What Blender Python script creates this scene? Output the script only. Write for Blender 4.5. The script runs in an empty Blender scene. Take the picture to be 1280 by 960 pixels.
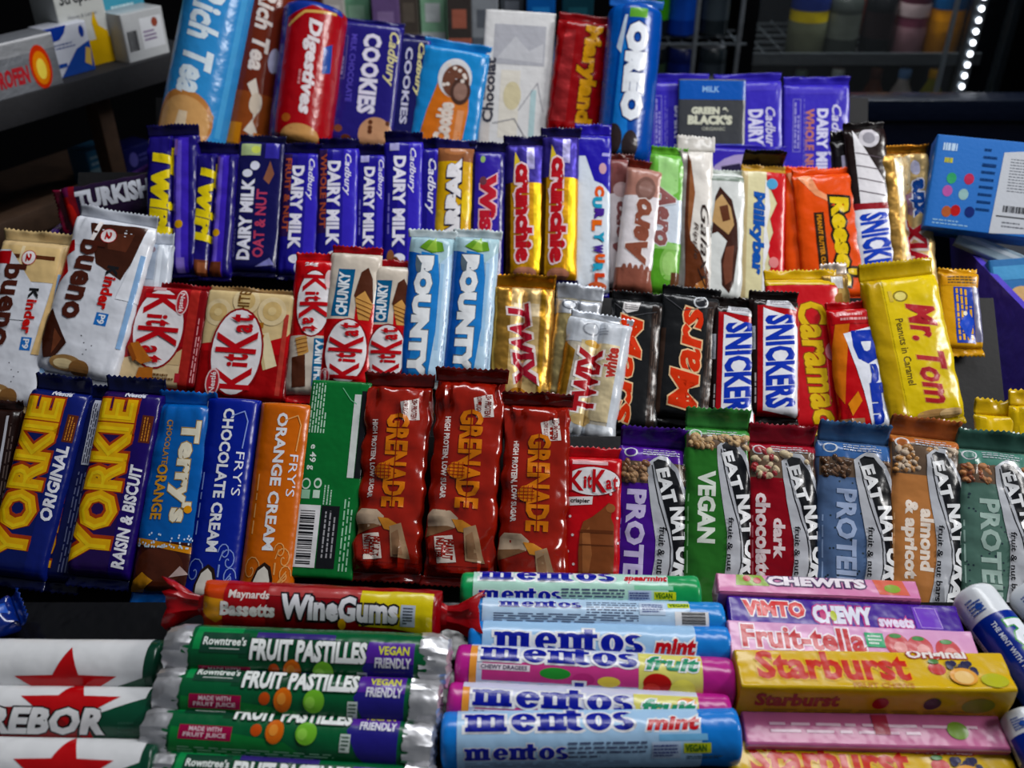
import bpy, bmesh, math, random, colorsys
from mathutils import Vector, Matrix, noise
from mathutils.geometry import tessellate_polygon
S = bpy.context.scene
COL = S.collection

# ---------------------------------------------------------------- camera, light, exposure
FPX = 1200.0                       # focal length in pixels of a 1280 wide frame
PITCH = math.radians(33)
CAM = Vector((0, 0, 1.45))
cd = bpy.data.cameras.new('camera')
cam = bpy.data.objects.new('camera', cd); COL.objects.link(cam)
cam.location = CAM; cam.rotation_euler = (math.pi / 2 - PITCH, 0, 0)
cd.sensor_width = 36; cd.lens = FPX / 1280 * 36; cd.clip_start = .02
cd.dof.use_dof = True; cd.dof.focus_distance = .60; cd.dof.aperture_fstop = cd.lens / 1000 / .0034
S.camera = cam
S.view_settings.view_transform = 'Standard'; S.view_settings.look = 'None'
S.view_settings.gamma = 1; S.view_settings.exposure = 0.1
S.view_settings.use_curve_mapping = False
wd = bpy.data.worlds.new('room_air'); S.world = wd; wd.use_nodes = True
wd.node_tree.nodes['Background'].inputs[0].default_value = (.80, .88, 1, 1)
wd.node_tree.nodes['Background'].inputs[1].default_value = .085

def area(name, loc, target, sx, sy, power, col=(1, 1, 1), spread=180):
    l = bpy.data.lights.new(name, 'AREA'); l.shape = 'RECTANGLE'; l.size = sx; l.size_y = sy
    l.energy = power; l.color = col; l.spread = math.radians(spread)
    o = bpy.data.objects.new(name, l); COL.objects.link(o); o.location = loc
    o.rotation_euler = (Vector(target) - Vector(loc)).to_track_quat('-Z', 'Y').to_euler()
    o['kind'] = 'structure'
area('ceiling_light_tube', (.25, .95, 2.35), (.1, .75, 1.0), 1.2, .2, 13.2, (.97, .98, 1))
area('shelf_fill_light', (1.45, .35, 1.95), (.12, .95, 1.08), .6, .25, 3.4, (1, .98, .96), 75)  # added fill lamp from the right, aimed to brighten the upper shelves

# ---------------------------------------------------------------- materials
MATS = {}
def lin(h):
    h = h.lstrip('#'); out = []
    hh, s, v = colorsys.rgb_to_hsv(*[int(h[i:i + 2], 16) / 255 for i in (0, 2, 4)])
    s = min(1, s * 1.14)                                   # inks are a little purer than their lit look
    for c in colorsys.hsv_to_rgb(hh, s, v):
        out.append(c / 12.92 if c <= .04045 else ((c + .055) / 1.055) ** 2.4)
    return out
def M(c):
    """'#rrggbb' glossy film, '!m' metal foil, '!p' matte card, '!d' dull, '!t' clear film, '!e' glowing, '!w' wood"""
    if c in MATS: return MATS[c]
    hexc, _, f = c.partition('!')
    m = bpy.data.materials.new('surface_' + hexc.strip('#') + ('_' + f if f else '')); m.use_nodes = True
    nt = m.node_tree; b = nt.nodes['Principled BSDF']; r = lin(hexc)
    b.inputs['Base Color'].default_value = (*r, 1)
    b.inputs['Roughness'].default_value = {'': .24, 'g': .15, 'm': .36, 'p': .5, 'd': .7, 't': .08, 'e': .5, 'w': .6, 's': .4}[f]
    b.inputs['Specular IOR Level'].default_value = .55 if f == 'g' else .4
    if f == 'm': b.inputs['Metallic'].default_value = .8
    if f == 's': b.inputs['Metallic'].default_value = .55
    if f == 'e':
        b.inputs['Emission Color'].default_value = (*r, 1); b.inputs['Emission Strength'].default_value = 5
    if f == 't':
        b.inputs['Alpha'].default_value = .1; b.inputs['Base Color'].default_value = (*[x * .15 for x in r], 1)
    tc = nt.nodes.new('ShaderNodeTexCoord'); no = nt.nodes.new('ShaderNodeTexNoise')
    nt.links.new(tc.outputs['Object'], no.inputs['Vector'])
    bp = nt.nodes.new('ShaderNodeBump'); nt.links.new(no.outputs['Fac'], bp.inputs['Height'])
    nt.links.new(bp.outputs['Normal'], b.inputs['Normal'])
    sc, st = {'': (75, .25), 'g': (55, .45), 'm': (75, .5), 's': (75, .35), 'p': (300, .05), 't': (120, .3), 'w': (60, .2)}.get(f, (200, .08))
    no.inputs['Scale'].default_value = sc; no.inputs['Detail'].default_value = 2
    bp.inputs['Strength'].default_value = st; bp.inputs['Distance'].default_value = .004
    if f in ('w', 'd'):                                   # grain or faint wear in the colour
        rp = nt.nodes.new('ShaderNodeValToRGB'); nt.links.new(no.outputs['Fac'], rp.inputs['Fac'])
        rp.color_ramp.elements[0].position = .3; rp.color_ramp.elements[1].position = .7
        rp.color_ramp.elements[0].color = (*[x * .8 for x in r], 1); rp.color_ramp.elements[1].color = (*[min(1, x * 1.15) for x in r], 1)
        nt.links.new(rp.outputs['Color'], b.inputs['Base Color'])
    MATS[c] = m
    return m

# ---------------------------------------------------------------- the view's geometry (a pixel's ray meets a real plane)
FW = Vector((0, math.cos(PITCH), -math.sin(PITCH))); UP = Vector((0, math.sin(PITCH), math.cos(PITCH)))
def ray(p): return FW + Vector(((p[0] - 640) / FPX, 0, 0)) + UP * ((480 - p[1]) / FPX)
def plane(py, Z, tilt, yaw=0, px=640):
    q = ray((px, py)) * Z; t = math.radians(tilt); a = math.radians(yaw)
    n = Vector((0, -math.sin(t), math.cos(t)))
    return (q, Matrix.Rotation(a, 3, 'Z') @ n)
def hit(p, pl, off=0):
    d = ray(p); q, n = pl
    return d * ((q.dot(n) + off) / d.dot(n))
TABLE = plane(840, .48, 8); SHELF_A = plane(620, .60, 42); SHELF_B = plane(430, .75, 45)
SHELF_C = plane(260, .91, 50); SHELF_D = plane(100, 1.12, 60)

# ---------------------------------------------------------------- printed artwork, in (u, v): u across -1..1, v along 0..1
def R(u0, v0, u1, v1, c, k=0): return ('poly', [(u0, v0), (u1, v0), (u1, v1), (u0, v1)], c, k)
def G(pts, c, k=0): return ('poly', pts, c, k)
def E(u, v, ru, rv, c, k=0, n=28): return ('poly', [(u + ru * math.cos(2 * math.pi * i / n), v + rv * math.sin(2 * math.pi * i / n)) for i in range(n)], c, k)
def T(s, d, u0, v0, u1, v1, c, b=.03, ol=None, os=.06, sh=0, k=1, rot=0): return ('text', s, d, (u0, v0, u1, v1), c, b, ol, os, sh, k, rot)
def L(pts, c, w, k=0): return ('line', pts, c, w, k)
def SM(u0, v0, u1, v1, n, c, d='d', fill=.5, seed=1):
    """rows of tiny illegible small print as broken dashes"""
    return ('small', (u0, v0, u1, v1), n, c, d, fill, seed)
def BC(u0, v0, u1, v1, d='v', bg='#e8e8ea'): return ('bar', (u0, v0, u1, v1), d, bg)
def SLAB(u0, v0, u1, v1, c, ol, os=.12, d='u'): return ('slab', (u0, v0, u1, v1), c, ol, os, d)

TXT = {}
def glyphs(s, off, sh, sp=1.0):
    key = (s, round(off, 3), round(sh, 2))
    if key not in TXT:
        c = bpy.data.curves.new('t', 'FONT'); c.body = s; c.resolution_u = 2; c.offset = off; c.shear = sh
        c.space_character = sp + .5 * off; c.space_line = .9
        o = bpy.data.objects.new('t', c); m = o.to_mesh()
        TXT[key] = ([(v.co.x, v.co.y) for v in m.vertices], [tuple(p.vertices) for p in m.polygons])
        o.to_mesh_clear(); bpy.data.objects.remove(o); bpy.data.curves.remove(c)
    return TXT[key]

def slab_word(d):
    """heavy slab-serif lower case word, every stroke widened by d"""
    out = []
    d += .035
    def box(x0, y0, x1, y1): out.append([(x0 - d, y0 - d), (x1 + d, y0 - d), (x1 + d, y1 + d), (x0 - d, y1 + d)])
    def ring(cx, cy, ax, ay, bx, by, a0=0, a1=360, n=26):
        a = [math.radians(a0 + (a1 - a0) * i / n) for i in range(n + 1)]
        o = [(cx + (ax + d) * math.cos(t), cy + (ay + d) * math.sin(t)) for t in a]
        i_ = [(cx + max(.02, bx - d) * math.cos(t), cy + max(.02, by - d) * math.sin(t)) for t in a]
        for k in range(n): out.append([o[k], o[k + 1], i_[k + 1], i_[k]])
    def stem(x, foot=1, top=1):
        box(x, 0, x + .3, .95)
        if foot: box(x - .1, 0, x + .4, .16)
        if top: box(x - .12, .82, x + .1, .98)
    x = 0                                                             # m
    stem(x); stem(x + .52, 1, 0); stem(x + 1.04, 1, 0)
    for a in (.41, .93): ring(x + a, .62, .41, .40, .13, .22, 0, 120, 12)
    x = 1.72                                                          # e
    ring(x + .4, .49, .45, .52, .16, .36, 0, 325); box(x + .15, .44, x + .8, .56)
    x = 2.78                                                          # n
    stem(x); stem(x + .55, 1, 0); ring(x + .43, .62, .42, .40, .14, .22, 0, 120, 12)
    x = 3.82                                                          # t
    box(x, .1, x + .3, 1.3); box(x - .16, .8, x + .5, .98); ring(x + .32, .22, .32, .25, .06, .08, 180, 320, 12)
    x = 4.6; ring(x + .4, .49, .46, .52, .15, .36)                    # o
    x = 5.62                                                          # s
    ring(x + .32, .74, .34, .27, .10, .12, 40, 270, 16); ring(x + .32, .25, .36, .28, .10, .12, -90, 145 - 360 + 220, 14)
    ring(x + .32, .25, .36, .28, .10, .12, 195, 270, 8); ring(x + .32, .25, .36, .28, .08, .10, -90, 90, 16)
    return out

class Flat:
    """flat print before it is laid over the wrapper: points in metres, faces with a material and a height"""
    def __init__(s): s.v = []; s.f = []
    def add(s, pts, faces, c, lay):
        o = len(s.v); s.v += [(x, y, lay) for x, y in pts]
        s.f += [(tuple(i + o for i in f), c) for f in faces]
    def poly(s, pts, c, lay):
        if len(pts) == 4: s.add(pts, [(0, 1, 2, 3)], c, lay)
        else: s.add(pts, [tuple(t) for t in tessellate_polygon([[Vector((x, y, 0)) for x, y in pts]])], c, lay)

def spans(it):
    if it[0] in ('poly', 'line'):
        P = it[1]; g = .01 if it[0] == 'line' else 0
        return (min(p[0] for p in P) - g, min(p[1] for p in P) - g, max(p[0] for p in P) + g, max(p[1] for p in P) + g)
    b = it[3] if it[0] == 'text' else it[1]
    if it[0] == 'text' and it[10]: return (b[0] - .15, b[1] - .05, b[2] + .15, b[3] + .05)
    return (b[0] - .02, b[1] - .01, b[2] + .02, b[3] + .01)
def lay_print(items, hw, ln, parts, base=.0002, step=.0001):
    """parts: {0: Flat for the wrapper, 1: Flat for the lettering}"""
    done = []
    for it in items:
        kind = it[0]; B = spans(it)                        # ink lies just over whatever ink is already below it
        n_lay = 1 + max([d[1] for d in done if d[0][0] < B[2] and B[0] < d[0][2] and d[0][1] < B[3] and B[1] < d[0][3]], default=-1)
        lay = base + n_lay * step; done.append((B, n_lay + (1 if kind in ('text', 'slab', 'bar') else 0)))
        def uv(p): return (p[0] * hw, min(1, max(0, p[1])) * ln)
        if kind == 'poly': parts[it[3]].poly([uv(p) for p in it[1]], it[2], lay)
        elif kind == 'line':
            _, pts, c, w, k = it; q = [Vector(uv(p)) for p in pts]
            for a, b in zip(q, q[1:]):
                t = (b - a); t = t.normalized() if t.length else Vector((1, 0)); n = Vector((-t.y, t.x)) * w * .5; e = t * w * .25
                parts[k].add([tuple(a - n - e), tuple(b - n + e), tuple(b + n + e), tuple(a + n - e)], [(0, 1, 2, 3)], c, lay)
        elif kind in ('text', 'slab'):
            if kind == 'text':
                _, s, d, bx, c, b, ol, os_, sh, k, rot = it; P, F = glyphs(s, b, sh); sets = [(P, F, c)]
                if ol: PO, FO = glyphs(s, b, sh); sets = [(*glyphs(s, b + os_, sh), ol), (P, F, c)]
            else:
                _, bx, c, ol, os_, d = it; k = 1; rot = 0; sets = []
                for dd, cc in ((os_, ol), (0, c)):
                    P2, F2 = [], []
                    for q in slab_word(dd): F2.append(tuple(range(len(P2), len(P2) + len(q)))); P2 += q
                    sets.append((P2, F2, cc))
                P = sets[1][0]
            if kind == 'text' and ol:                                 # keep both words centred glyph by glyph
                ex = [min(p[0] for p in sets[0][0]), max(p[0] for p in sets[0][0])]
                fx = [min(p[0] for p in P), max(p[0] for p in P)]
                g = (fx[1] - fx[0] + 2 * os_) / (ex[1] - ex[0])
                sets[0] = ([(fx[0] - os_ + (p[0] - ex[0]) * g, p[1]) for p in sets[0][0]], sets[0][1], sets[0][2])
            x0, x1 = min(p[0] for p in P), max(p[0] for p in P); y0, y1 = min(p[1] for p in P), max(p[1] for p in P)
            X0, Y0 = bx[0] * hw, bx[1] * ln; X1, Y1 = bx[2] * hw, bx[3] * ln
            ca, sa = math.cos(math.radians(rot)), math.sin(math.radians(rot)); cx, cy = (X0 + X1) / 2, (Y0 + Y1) / 2
            for j, (PP, FF, cc) in enumerate(sets):
                Q = []
                for px, py in PP:
                    a, b2 = (px - x0) / (x1 - x0), (py - y0) / (y1 - y0)
                    if d == 'h': x, y = X0 + a * (X1 - X0), Y0 + b2 * (Y1 - Y0)
                    elif d == 'i': x, y = X1 - a * (X1 - X0), Y1 - b2 * (Y1 - Y0)
                    elif d == 'u': x, y = X1 - b2 * (X1 - X0), Y0 + a * (Y1 - Y0)
                    else: x, y = X0 + b2 * (X1 - X0), Y1 - a * (Y1 - Y0)
                    if rot: x, y = cx + ca * (x - cx) - sa * (y - cy), cy + sa * (x - cx) + ca * (y - cy)
                    Q.append((x, min(ln, max(0, y))))
                parts[k].add(Q, FF, cc, lay + j * step)
        elif kind == 'small':
            _, (u0, v0, u1, v1), n, c, d, fill, seed = it; rg = random.Random(seed)
            for i in range(n):
                a0, a1 = (i + .5 - fill / 2) / n, (i + .5 + fill / 2) / n; b = 0
                end = 1 if i < n - 1 else rg.uniform(.4, .9)
                while b < end:
                    e = min(end, b + rg.uniform(.05, .16))
                    if d in 'ud': q = [(u0 + (u1 - u0) * a0, v0 + (v1 - v0) * b), (u0 + (u1 - u0) * a1, v0 + (v1 - v0) * b), (u0 + (u1 - u0) * a1, v0 + (v1 - v0) * e), (u0 + (u1 - u0) * a0, v0 + (v1 - v0) * e)]
                    else: q = [(u0 + (u1 - u0) * b, v0 + (v1 - v0) * a0), (u0 + (u1 - u0) * e, v0 + (v1 - v0) * a0), (u0 + (u1 - u0) * e, v0 + (v1 - v0) * a1), (u0 + (u1 - u0) * b, v0 + (v1 - v0) * a1)]
                    parts[0].poly([uv(p) for p in q], c, lay); b = e + rg.uniform(.02, .035)
        elif kind == 'bar':
            _, (u0, v0, u1, v1), d, bg = it; rg = random.Random(7)
            if bg: parts[0].poly([uv(p) for p in ((u0, v0), (u1, v0), (u1, v1), (u0, v1))], bg, lay)
            lay += step * .8; a = .05
            while a < .93:
                w = rg.choice((.012, .02, .035))
                if d == 'v': q = ((u0 + .1 * (u1 - u0), v0 + (v1 - v0) * a), (u1 - .22 * (u1 - u0), v0 + (v1 - v0) * a), (u1 - .22 * (u1 - u0), v0 + (v1 - v0) * (a + w)), (u0 + .1 * (u1 - u0), v0 + (v1 - v0) * (a + w)))
                else: q = ((u0 + (u1 - u0) * a, v0 + .2 * (v1 - v0)), (u0 + (u1 - u0) * (a + w), v0 + .2 * (v1 - v0)), (u0 + (u1 - u0) * (a + w), v1 - .1 * (v1 - v0)), (u0 + (u1 - u0) * a, v1 - .1 * (v1 - v0)))
                parts[0].poly([uv(p) for p in q], '#15151a', lay); a += w + rg.choice((.012, .022, .03))

# ---------------------------------------------------------------- mesh helpers
def link_mesh(name, verts, faces, mats, parent=None, fmats=None, sharp=40, smooth=True):
    me = bpy.data.meshes.new(name); me.from_pydata(verts, [], faces)
    for m in mats: me.materials.append(m)
    if fmats:
        for p, i in zip(me.polygons, fmats): p.material_index = i
    if smooth:
        for p in me.polygons: p.use_smooth = True
        me.set_sharp_from_angle(angle=math.radians(sharp))
    o = bpy.data.objects.new(name, me); COL.objects.link(o)
    if parent: o.parent = parent
    return o
def thing(name, label, cat, mat, group=None):
    o = bpy.data.objects.new(name, None); COL.objects.link(o); o.matrix_world = mat
    o.empty_display_size = .02; o['label'] = label; o['category'] = cat
    if group: o['group'] = group
    return o

def section(sec, w, th, p=3.0):
    """right half of a wrapper's cross-section from the top centre to the bottom centre"""
    out = []
    if sec == 'roll':
        n = 18
        for i in range(n + 1):
            a = math.pi * i / n; out.append((w * math.sin(a), w + w * math.cos(a)))
    elif sec == 'box':
        r = min(.0018, th * .2)
        out = [(w * k / 6, th) for k in range(6)] + [(w - r, th)]
        out += [(w - r + r * math.sin(a), th - r + r * math.cos(a)) for a in (math.pi / 6, math.pi / 3, math.pi / 2)]
        out += [(w, th * .66), (w, th * .33), (w, r), (w - r * .3, r * .3), (w - r, 0), (0, 0)]
    elif sec == 'twin':
        for i in range(11):
            x = w * i / 10; t = abs(x / w - .5) * 2
            z = th * (.62 + .38 * (max(0, 1 - t ** 2.6)) ** .5) if x / w < .5 else th * (.5 + .5 * max(0, 1 - t ** 3) ** .5)
            out.append((x, z))
        out += [(w, th * .3), (w * .97, th * .08), (w * .9, 0), (0, 0)]
    else:
        n = 11
        for i in range(n + 1):
            a = math.pi / 2 * i / n; x = math.sin(a) ** (2 / p) if i < n else 1
            out.append((w * x, th * .5 + th * .5 * math.cos(a) ** (2 / p)))
        out[0] = (0, th)
        for i in range(n - 1, -1, -1):
            x, z = out[i]; out.append((x, th - z))
    return out

def wrapped(root, name, w, ln, th, sec, p, col, prints, tap, wr, seed, lname='lettering', emin=.1, capcol=None):
    half = section(sec, w, th, p); n = len(half)
    ss = [0.0]
    for a, b in zip(half, half[1:]): ss.append(ss[-1] + math.hypot(b[0] - a[0], b[1] - a[1]))
    prof = [(-ss[i], -half[i][0], half[i][1]) for i in range(n - 1, 0, -1)] + [(ss[i], *half[i]) for i in range(n)]
    K = len(prof); zc = th / 2
    nrm = []
    for i in range(K):
        a = prof[max(0, i - 1)]; b = prof[min(K - 1, i + 1)]
        t = Vector((b[1] - a[1], b[2] - a[2])); t = t.normalized() if t.length > 1e-9 else Vector((1, 0))
        nrm.append((-t.y, t.x))
    # stations along the length: dense in the tapers
    body = max(8, min(40, int(ln / (.0036 if wr > 1.3 else .005))))
    ys = sorted(set([0, ln] + [tap * k / 5 for k in range(1, 6)] + [ln - tap * k / 5 for k in range(1, 6)] + [tap + (ln - 2 * tap) * k / body for k in range(1, body)]))
    def env(y):
        t = min(1, min(y, ln - y) / tap) if tap else 1
        return emin + (1 - emin) * (1 - (1 - t) ** 2.4) ** (1 / 2.4) if sec != 'roll' else emin + (1 - emin) * (1 - (1 - t) ** 3) ** .4
    EV = [env(y) for y in ys]
    D = []
    for y in ys:
        e = max(0, 1 - min(y, ln - y) / (tap * 2.6 + .001)); row = []
        for (s, x, z) in prof:
            d = wr * .0009 * (noise.noise(Vector((s * 260, y * 45, seed * 7.3))) * e * 1.6 + noise.noise(Vector((s * 90, y * 110, seed * 3.1 + 5))) * .55)
            if wr > 1.3: d -= (wr - 1) * .0011 * abs(noise.noise(Vector((s * 55 + y * 28, y * 60 - s * 25, seed * 1.7)))) * (.5 + .9 * e)
            row.append(d)
        D.append(row)
    def point(i, j):
        s, x, z = prof[i]; e = EV[j]; d = D[j][i] * (.25 + .75 * e)
        if sec == 'roll': return (x * e + nrm[i][0] * d, ys[j], zc + (z - zc) * e + nrm[i][1] * d)
        return (x * (1 if e > .5 else .985) + nrm[i][0] * d, ys[j], zc + (z - zc) * e + nrm[i][1] * d)
    verts = [point(i, j) for j in range(len(ys)) for i in range(K - 1)]
    faces, fm = [], []
    C = K - 1
    for j in range(len(ys) - 1):
        for i in range(C):
            a, b = j * C + i, j * C + (i + 1) % C
            faces.append((a, b, b + C, a + C)); fm.append(0)
    faces.append(tuple(range(C - 1, -1, -1))); faces.append(tuple((len(ys) - 1) * C + i for i in range(C))); fm += [0, 0]
    flats = {0: Flat(), 1: Flat()}
    lay_print(prints, w, ln, flats)
    sk = [q[0] for q in prof]
    def mapped(x, y, lay):
        i = 0
        lo, hi = 0, K - 2
        while lo < hi:
            m = (lo + hi + 1) // 2
            if sk[m] <= x: lo = m
            else: hi = m - 1
        i = lo; a = (x - sk[i]) / max(1e-9, sk[i + 1] - sk[i]); a = min(1, max(0, a))
        lo, hi = 0, len(ys) - 2
        while lo < hi:
            m = (lo + hi + 1) // 2
            if ys[m] <= y: lo = m
            else: hi = m - 1
        j = lo; b = min(1, max(0, (y - ys[j]) / (ys[j + 1] - ys[j])))
        p00, p10, p01, p11 = point(i, j), point(i + 1, j), point(i, j + 1), point(i + 1, j + 1)
        nx = nrm[i][0] * (1 - a) + nrm[i + 1][0] * a; nz = nrm[i][1] * (1 - a) + nrm[i + 1][1] * a
        return tuple((p00[k] * (1 - a) + p10[k] * a) * (1 - b) + (p01[k] * (1 - a) + p11[k] * a) * b + (nx, 0, nz)[k] * lay for k in range(3))
    mats = [M(col)]; idx = {col: 0}
    def conform(fl, idx, mats):
        bm = bmesh.new(); vs = [bm.verts.new(v) for v in fl.v]
        for f, c in fl.f:
            if c not in idx: idx[c] = len(mats); mats.append(M(c))
            try: bm.faces.new([vs[i] for i in f]).material_index = idx[c]
            except ValueError: pass
        loose = [v for v in bm.verts if not v.link_faces]
        for v in loose: bm.verts.remove(v)
        if not bm.faces: bm.free(); return [], [], []
        x0 = min(v.co.x for v in bm.verts); x1 = max(v.co.x for v in bm.verts)
        y0 = min(v.co.y for v in bm.verts); y1 = max(v.co.y for v in bm.verts)
        for s in sk:
            if x0 < s < x1: bmesh.ops.bisect_plane(bm, geom=bm.verts[:] + bm.edges[:] + bm.faces[:], plane_co=(s, 0, 0), plane_no=(1, 0, 0), dist=1e-6)
        for y in ys[1:-1]:
            if y0 < y < y1: bmesh.ops.bisect_plane(bm, geom=bm.verts[:] + bm.edges[:] + bm.faces[:], plane_co=(0, y, 0), plane_no=(0, 1, 0), dist=1e-6)
        bm.normal_update(); down = [f for f in bm.faces if f.normal.z < 0]
        if down: bmesh.ops.reverse_faces(bm, faces=down)
        bm.verts.index_update()
        V = [mapped(*v.co) for v in bm.verts]; F = [tuple(v.index for v in f.verts) for f in bm.faces]; I = [f.material_index for f in bm.faces]
        bm.free(); return V, F, I
    V, F, I = conform(flats[0], idx, mats)
    o = len(verts); verts += V; faces += [tuple(i + o for i in f) for f in F]; fm += I
    wr_o = link_mesh(name, verts, faces, mats, root, fm, 50)
    if flats[1].f:
        m2 = []; V, F, I = conform(flats[1], {}, m2)
        link_mesh(lname, V, F, m2, wr_o, I, 50)
    return zc

def end_seal(root, w, y, sgn, f, z, col, bend, seed, zig=.0015, wav=.0032):
    """crimped fin at a wrapper's end: fine ridges and a zigzag cut edge"""
    n = max(14, int(2 * w / .0016)); rows = 5; V = []; F = []
    for r in range(rows + 1):
        t = r / rows
        for i in range(n + 1):
            a = i / n * 2 - 1; x = a * w * (.985 + .03 * t) + .0012 * t * noise.noise(Vector((seed, 4, 1)))
            yy = t * f + (zig * (i % 2) * .9 if r == rows else 0)
            zz = z + (bend + .35 * noise.noise(Vector((a * .9, seed * 5.1, 2)))) * f * t * t + .00022 * (1 if i % 2 else -1) * min(1, t * 3) + wav * t * noise.noise(Vector((a * 2.2, seed * 3.7, t)))
            V.append((x, y + sgn * yy * (1 - .25 * abs(bend) * t), zz))
    for r in range(rows):
        for i in range(n):
            a = r * (n + 1) + i; q = (a, a + 1, a + n + 2, a + n + 1); F.append(q if sgn > 0 else q[::-1])
    o = link_mesh('end_seal', V, F, [M(col)], root, None, 80)
    s = o.modifiers.new('film', 'SOLIDIFY'); s.thickness = .0003
    return o

COUNT = [0]; INFO = {}
def place(pl, b, t, th, lift, spin=0, ref=.5):
    off = lift + th * ref
    B = hit(b, pl, off); U = hit(t, pl, off); n = pl[1]
    Lv = (U - B); ln = Lv.length; Lv.normalize()
    if spin: n = Matrix.Rotation(math.radians(spin), 3, Lv) @ n
    W = Lv.cross(n).normalized(); N = W.cross(Lv)
    org = B - N * th * ref + CAM
    m = Matrix(((W.x, Lv.x, N.x, org.x), (W.y, Lv.y, N.y, org.y), (W.z, Lv.z, N.z, org.z), (0, 0, 0, 1)))
    return m, ln, ((B + U) / 2).dot(FW) / FPX
def bar(name, label, cat, group, pl, b, t, w, col, prints=(), th=12, sec='pillow', p=3.0, tf=9, bf=9, fc=None, lift=0, wr=1.0,
        tb=.25, bb=.1, spin=0, ref=.5, tap=None, part='wrapper', lname='lettering', wmm=None, emin=.1, fw=1.0):
    COUNT[0] += 1; seed = COUNT[0]
    th /= 1000; lift /= 1000
    m, ln, s = place(pl, b, t, th, lift, spin, ref)
    hw = w * s / 2 if wmm is None else wmm / 2000
    if sec == 'roll':
        th = 2 * hw; m, ln, s = place(pl, b, t, th, lift, spin, ref)
    root = thing(name, label, cat, m, group)
    if tap is None: tap = min(.012, ln * .09)
    z = wrapped(root, part, hw, ln, th, sec, p, col, list(prints), tap, wr, seed, lname, emin)
    if tf: end_seal(root, hw * fw, ln, 1, tf * s, z, fc or col, tb, seed)
    if bf: end_seal(root, hw * fw, 0, -1, bf * s, z, fc or col, bb, seed + .5)
    INFO[root.name] = (hw, ln, th, s)
    return root
# ---------------------------------------------------------------- shared artwork
WH = '#e9eaee'; RED = '#c3131f'; BLK = '#0d0d10'; NAVY = '#14154a'; PUR = '#3527a0'; DPUR = '#1a1560'
def oval_logo(u, v, ru, rv, d='d', side='left'):
    """white oval with a red rim and big-and-small red letters, built letter by letter"""
    def bx(a0, a1, b0, b1):     # a along the reading direction 0..1, b across (0 = foot, 1 = head)
        if d == 'd': return (u - ru + 2 * ru * b0, v + rv - 2 * rv * a1, u - ru + 2 * ru * b1, v + rv - 2 * rv * a0)
        if d == 'u': return (u + ru - 2 * ru * b1, v - rv + 2 * rv * a0, u + ru - 2 * ru * b0, v - rv + 2 * rv * a1)
        return (u - ru + 2 * ru * a0, v - rv + 2 * rv * b0, u - ru + 2 * ru * a1, v - rv + 2 * rv * b1)
    def t(s, a0, a1, b0, b1, b): return T(s, d, *bx(a0, a1, b0, b1), '#b9121f', b=b)
    return [E(u, v, ru * 1.08, rv * 1.05, '#8c0d16', 1), E(u, v, ru, rv, '#e6e3e6', 1),
            t('K', .06, .33, .14, .86, .025), t('i', .325, .38, .24, .66, .03), t('t', .39, .475, .24, .74, .03),
            t('K', .485, .75, .10, .92, .025), t('a', .73, .835, .22, .56, .03), t('t', .85, .945, .22, .70, .03)]
def badge(u, v, ru, rv, d='d', c='#b5303c'):
    return [E(u, v, ru * 1.2, rv * 1.15, '#e4c6c8'), E(u, v, ru, rv, c), T('Nestlé', d, u - ru * .45, v - rv * .85, u + ru * .45, v + rv * .85, '#efe6e8', b=.02, k=0)]
def seam(u, c, w=.05, v0=0, v1=1): return R(u - w, v0, u + w, v1, c)

# ---------------------------------------------------------------- front table: rolls and boxes
def trebor(label, b, t, w, spin, sh=0.0):
    star = [(-.45 + (1.5 if i % 2 == 0 else .62) * math.cos(math.pi + math.pi * i / 5), .665 + (1.5 if i % 2 == 0 else .62) * .135 * math.sin(math.pi + math.pi * i / 5)) for i in range(10)]
    pr = [R(-3.1, 0, 3.1, .955, '#dfe0e2'), G([(-.9, .965), (-.15, .74), (.2, .6), (.3, .1), (1.5, .1), (1.5, .965)], '#0f4a35'),
          G(star, '#b81a20'), G([(-.5, .32), (.4, .30), (.85, .5), (.85, .7), (.3, .72), (-.5, .6)], '#8f1a1c'),
          T('TREBOR', 'u', -.5, .28, .38, .82, '#e9e9ea', b=.05, ol='#101214', os=.05, sh=.12),
          SM(.95, .2, 1.15, .72, 2, '#7d8f86', 'u', .4, 3), SM(-.1, .87, .5, .93, 4, '#2c5a48', 'u', .5, 5)]
    return bar('mint_roll', label, 'sweets', 'white, green and red mint rolls', TABLE, b, t, w, '#0d3f2e', pr, sec='roll', tf=0, bf=0, spin=spin, tap=.003, emin=.8, wr=.25)
trebor('white mint roll with a red star, rearmost of the three at the left edge', (-115, 834), (206, 836), 68, 100)
trebor('green mint roll showing its white capital lettering over a red star, at the left edge', (-115, 893), (204, 897), 70, 42)
trebor('mint roll with red star and green end, in the bottom left corner', (-118, 958), (200, 964), 72, 62)

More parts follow.
